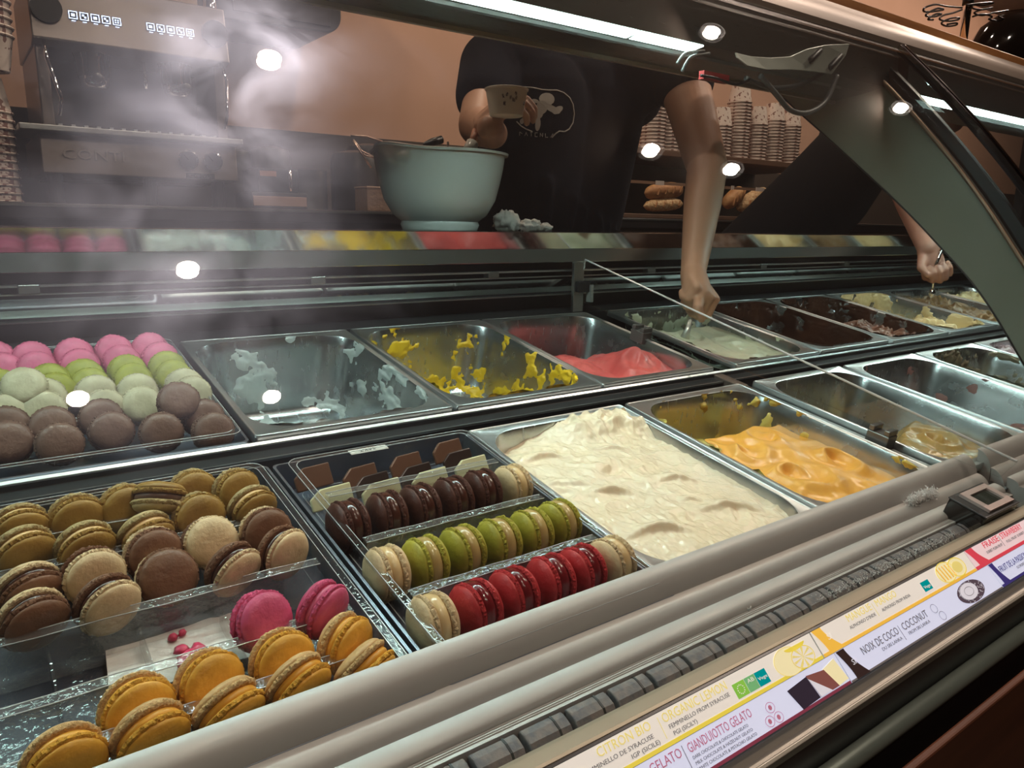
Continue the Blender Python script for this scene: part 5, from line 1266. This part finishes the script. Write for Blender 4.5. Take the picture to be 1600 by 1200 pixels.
# held cup
cc = on_y(791, 182, 1.215)
hcup = thing('paper_cup', 'small white paper cup with grey line print held in front of the navy t-shirt', 'cup', T(cc))
MB().lathe([(0, 0), (.0300, 0), (.0315, .001), (.0395, .046), (.0415, .0465), (.042, .049), (.040, .050), (.038, .046), (.030, .003), (0, .003)], 36).build('cup_wall', material('cup board', (.82, .74, .62), .6), hcup, smooth=True, ang=.6)
pk = material('cup print', (.09, .06, .07), .6)
def on_cup(a, z, off=.0006): r = .0315 + (.0395 - .0315) * z / .046 + off; return (r * math.cos(a), r * math.sin(a), z)
rg = random.Random(12)
for k in range(9):
    a0 = -2.35 + .10 * k + rg.uniform(-.05, .05) - .05; z0 = .014 + rg.uniform(0, .022); a = a0; z = z0; P = []
    for i in range(9): P.append(on_cup(a, min(.042, max(.005, z)))); a += .09 * math.cos(i * 1.7 + k); z += .004 * math.sin(i * 1.3 + k * 2)
    MB().tube(P, .0005, 5).build('line_drawing', pk, hcup)
MB().tube([on_cup(-1.03 + .07 * math.cos(t), .022 + .003 * math.sin(t)) for t in [i * PI / 6 for i in range(13)]], .0006, 5).build('round_mark', pk, hcup)
tag(MB().tube([on_y(1079, 500, .945), on_y(1074, 516, .945), on_y(1070, 528, .945)], [.0035, .006, .009], 10).build('scoop_spatula', material('steel blade', (.75, .74, .68), .2, .6), None, smooth=True), 'short steel spatula in the hand over the pale green gelato', 'spatula')
# person two
P2 = thing('person', 'person in a black t-shirt bending to scoop the brown gelato with a spoon', 'person', T((0, 0, 0)))
b = MB()
hip = rel(2.06, 1.66, -.30); ch = on_y(1330, 235, 1.48); nk = on_y(1400, 165, 1.42)
b.cap(hip, .13, on_y(1290, 300, 1.52), .115); b.cap(on_y(1290, 300, 1.52), .115, on_y(1350, 225, 1.46), .10); b.cap(on_y(1350, 225, 1.46), .095, nk, .055); hc2 = nk + V((.11, -.10, .03)); head(b, hc2, (.3, -1, -.6))
s2 = on_y(1395, 200, 1.36); e2 = on_y(1405, 265, 1.22); w2 = on_y(1450, 388, 1.0)
b.cap(s2, .060, e2, .047); b.cap(e2, .046, e2.lerp(w2, .4), .043); b.cap(e2.lerp(w2, .4), .043, w2, .027)
hand(b, w2, on_y(1462, 432, .975) - w2, (-.55, -.75, -.2), 1, .95, (70, 80, 50), .0185)
s3 = on_y(1320, 190, 1.62); b.cap(s3, .055, s3 + V((.0, .06, -.26)), .045); b.cap(s3 + V((.0, .06, -.26)), .043, s3 + V((.06, .02, -.48)), .030)
hand(b, s3 + V((.06, .02, -.48)), (.1, -.2, -.9), (1, .2, 0), 1, .95, (25, 25, 20))
for sx in (-1, 1): b.cap(hip + V((sx * .08, 0, -.05)), .085, hip + V((sx * .09, 0, -.88)), .055)
remesh(b, 'body', skin2_m, P2, .0033, 2)
c = MB(); c.cap(hip + V((0, 0, .02)), .165, on_y(1290, 300, 1.52), .155, 22); c.cap(on_y(1290, 300, 1.52), .155, on_y(1350, 225, 1.46), .135, 22); c.cap(on_y(1350, 225, 1.46), .13, on_y(1385, 165, 1.42), .10, 20)
c.cap(s2, .080, s2.lerp(e2, .50), .070, 20); c.cap(s3, .078, s3 + V((.0, .04, -.16)), .068)
remesh(c, 't_shirt', black_cloth, P2, .008, 4)
ap = MB(); ap.cap(hip + V((-.02, 0, 0)), .158, hip + V((.02, 0, -.02)), .155, 20)
for sx in (-1, 1): ap.cap(hip + V((sx * .085, 0, -.05)), .105, hip + V((sx * .095, 0, -.92)), .075, 18)
remesh(ap, 'trousers', trouser, P2, .010)
for sx in (-1, 1): MB().cap(hip + V((sx * .095, .03, -.95)), .045, hip + V((sx * .10, -.12, -.955)), .040, 14).build('shoe', black, P2, smooth=True)
face_bits(P2, hc2, (.3, -1, -.6))
spn = thing('spoon', 'metal spoon gripped over the brown gelato', 'spoon', T(on_y(1465, 420, .965)))
s0 = on_y(1465, 420, .965)
MB().tube([on_y(1472, 388, .955) - s0, on_y(1463, 412, .960) - s0, on_y(1459, 440, .965) - s0, on_y(1457, 452, .965) - s0], [.004, .0045, .003, .003], 10).build('handle', chrome, spn, smooth=True)
MB().lathe([(0, .012), (.006, .009), (.009, 0), (.006, -.010), (0, -.013)], 14, T(on_y(1456, 458, .965) - s0)).build('bowl', chrome, spn, smooth=True)
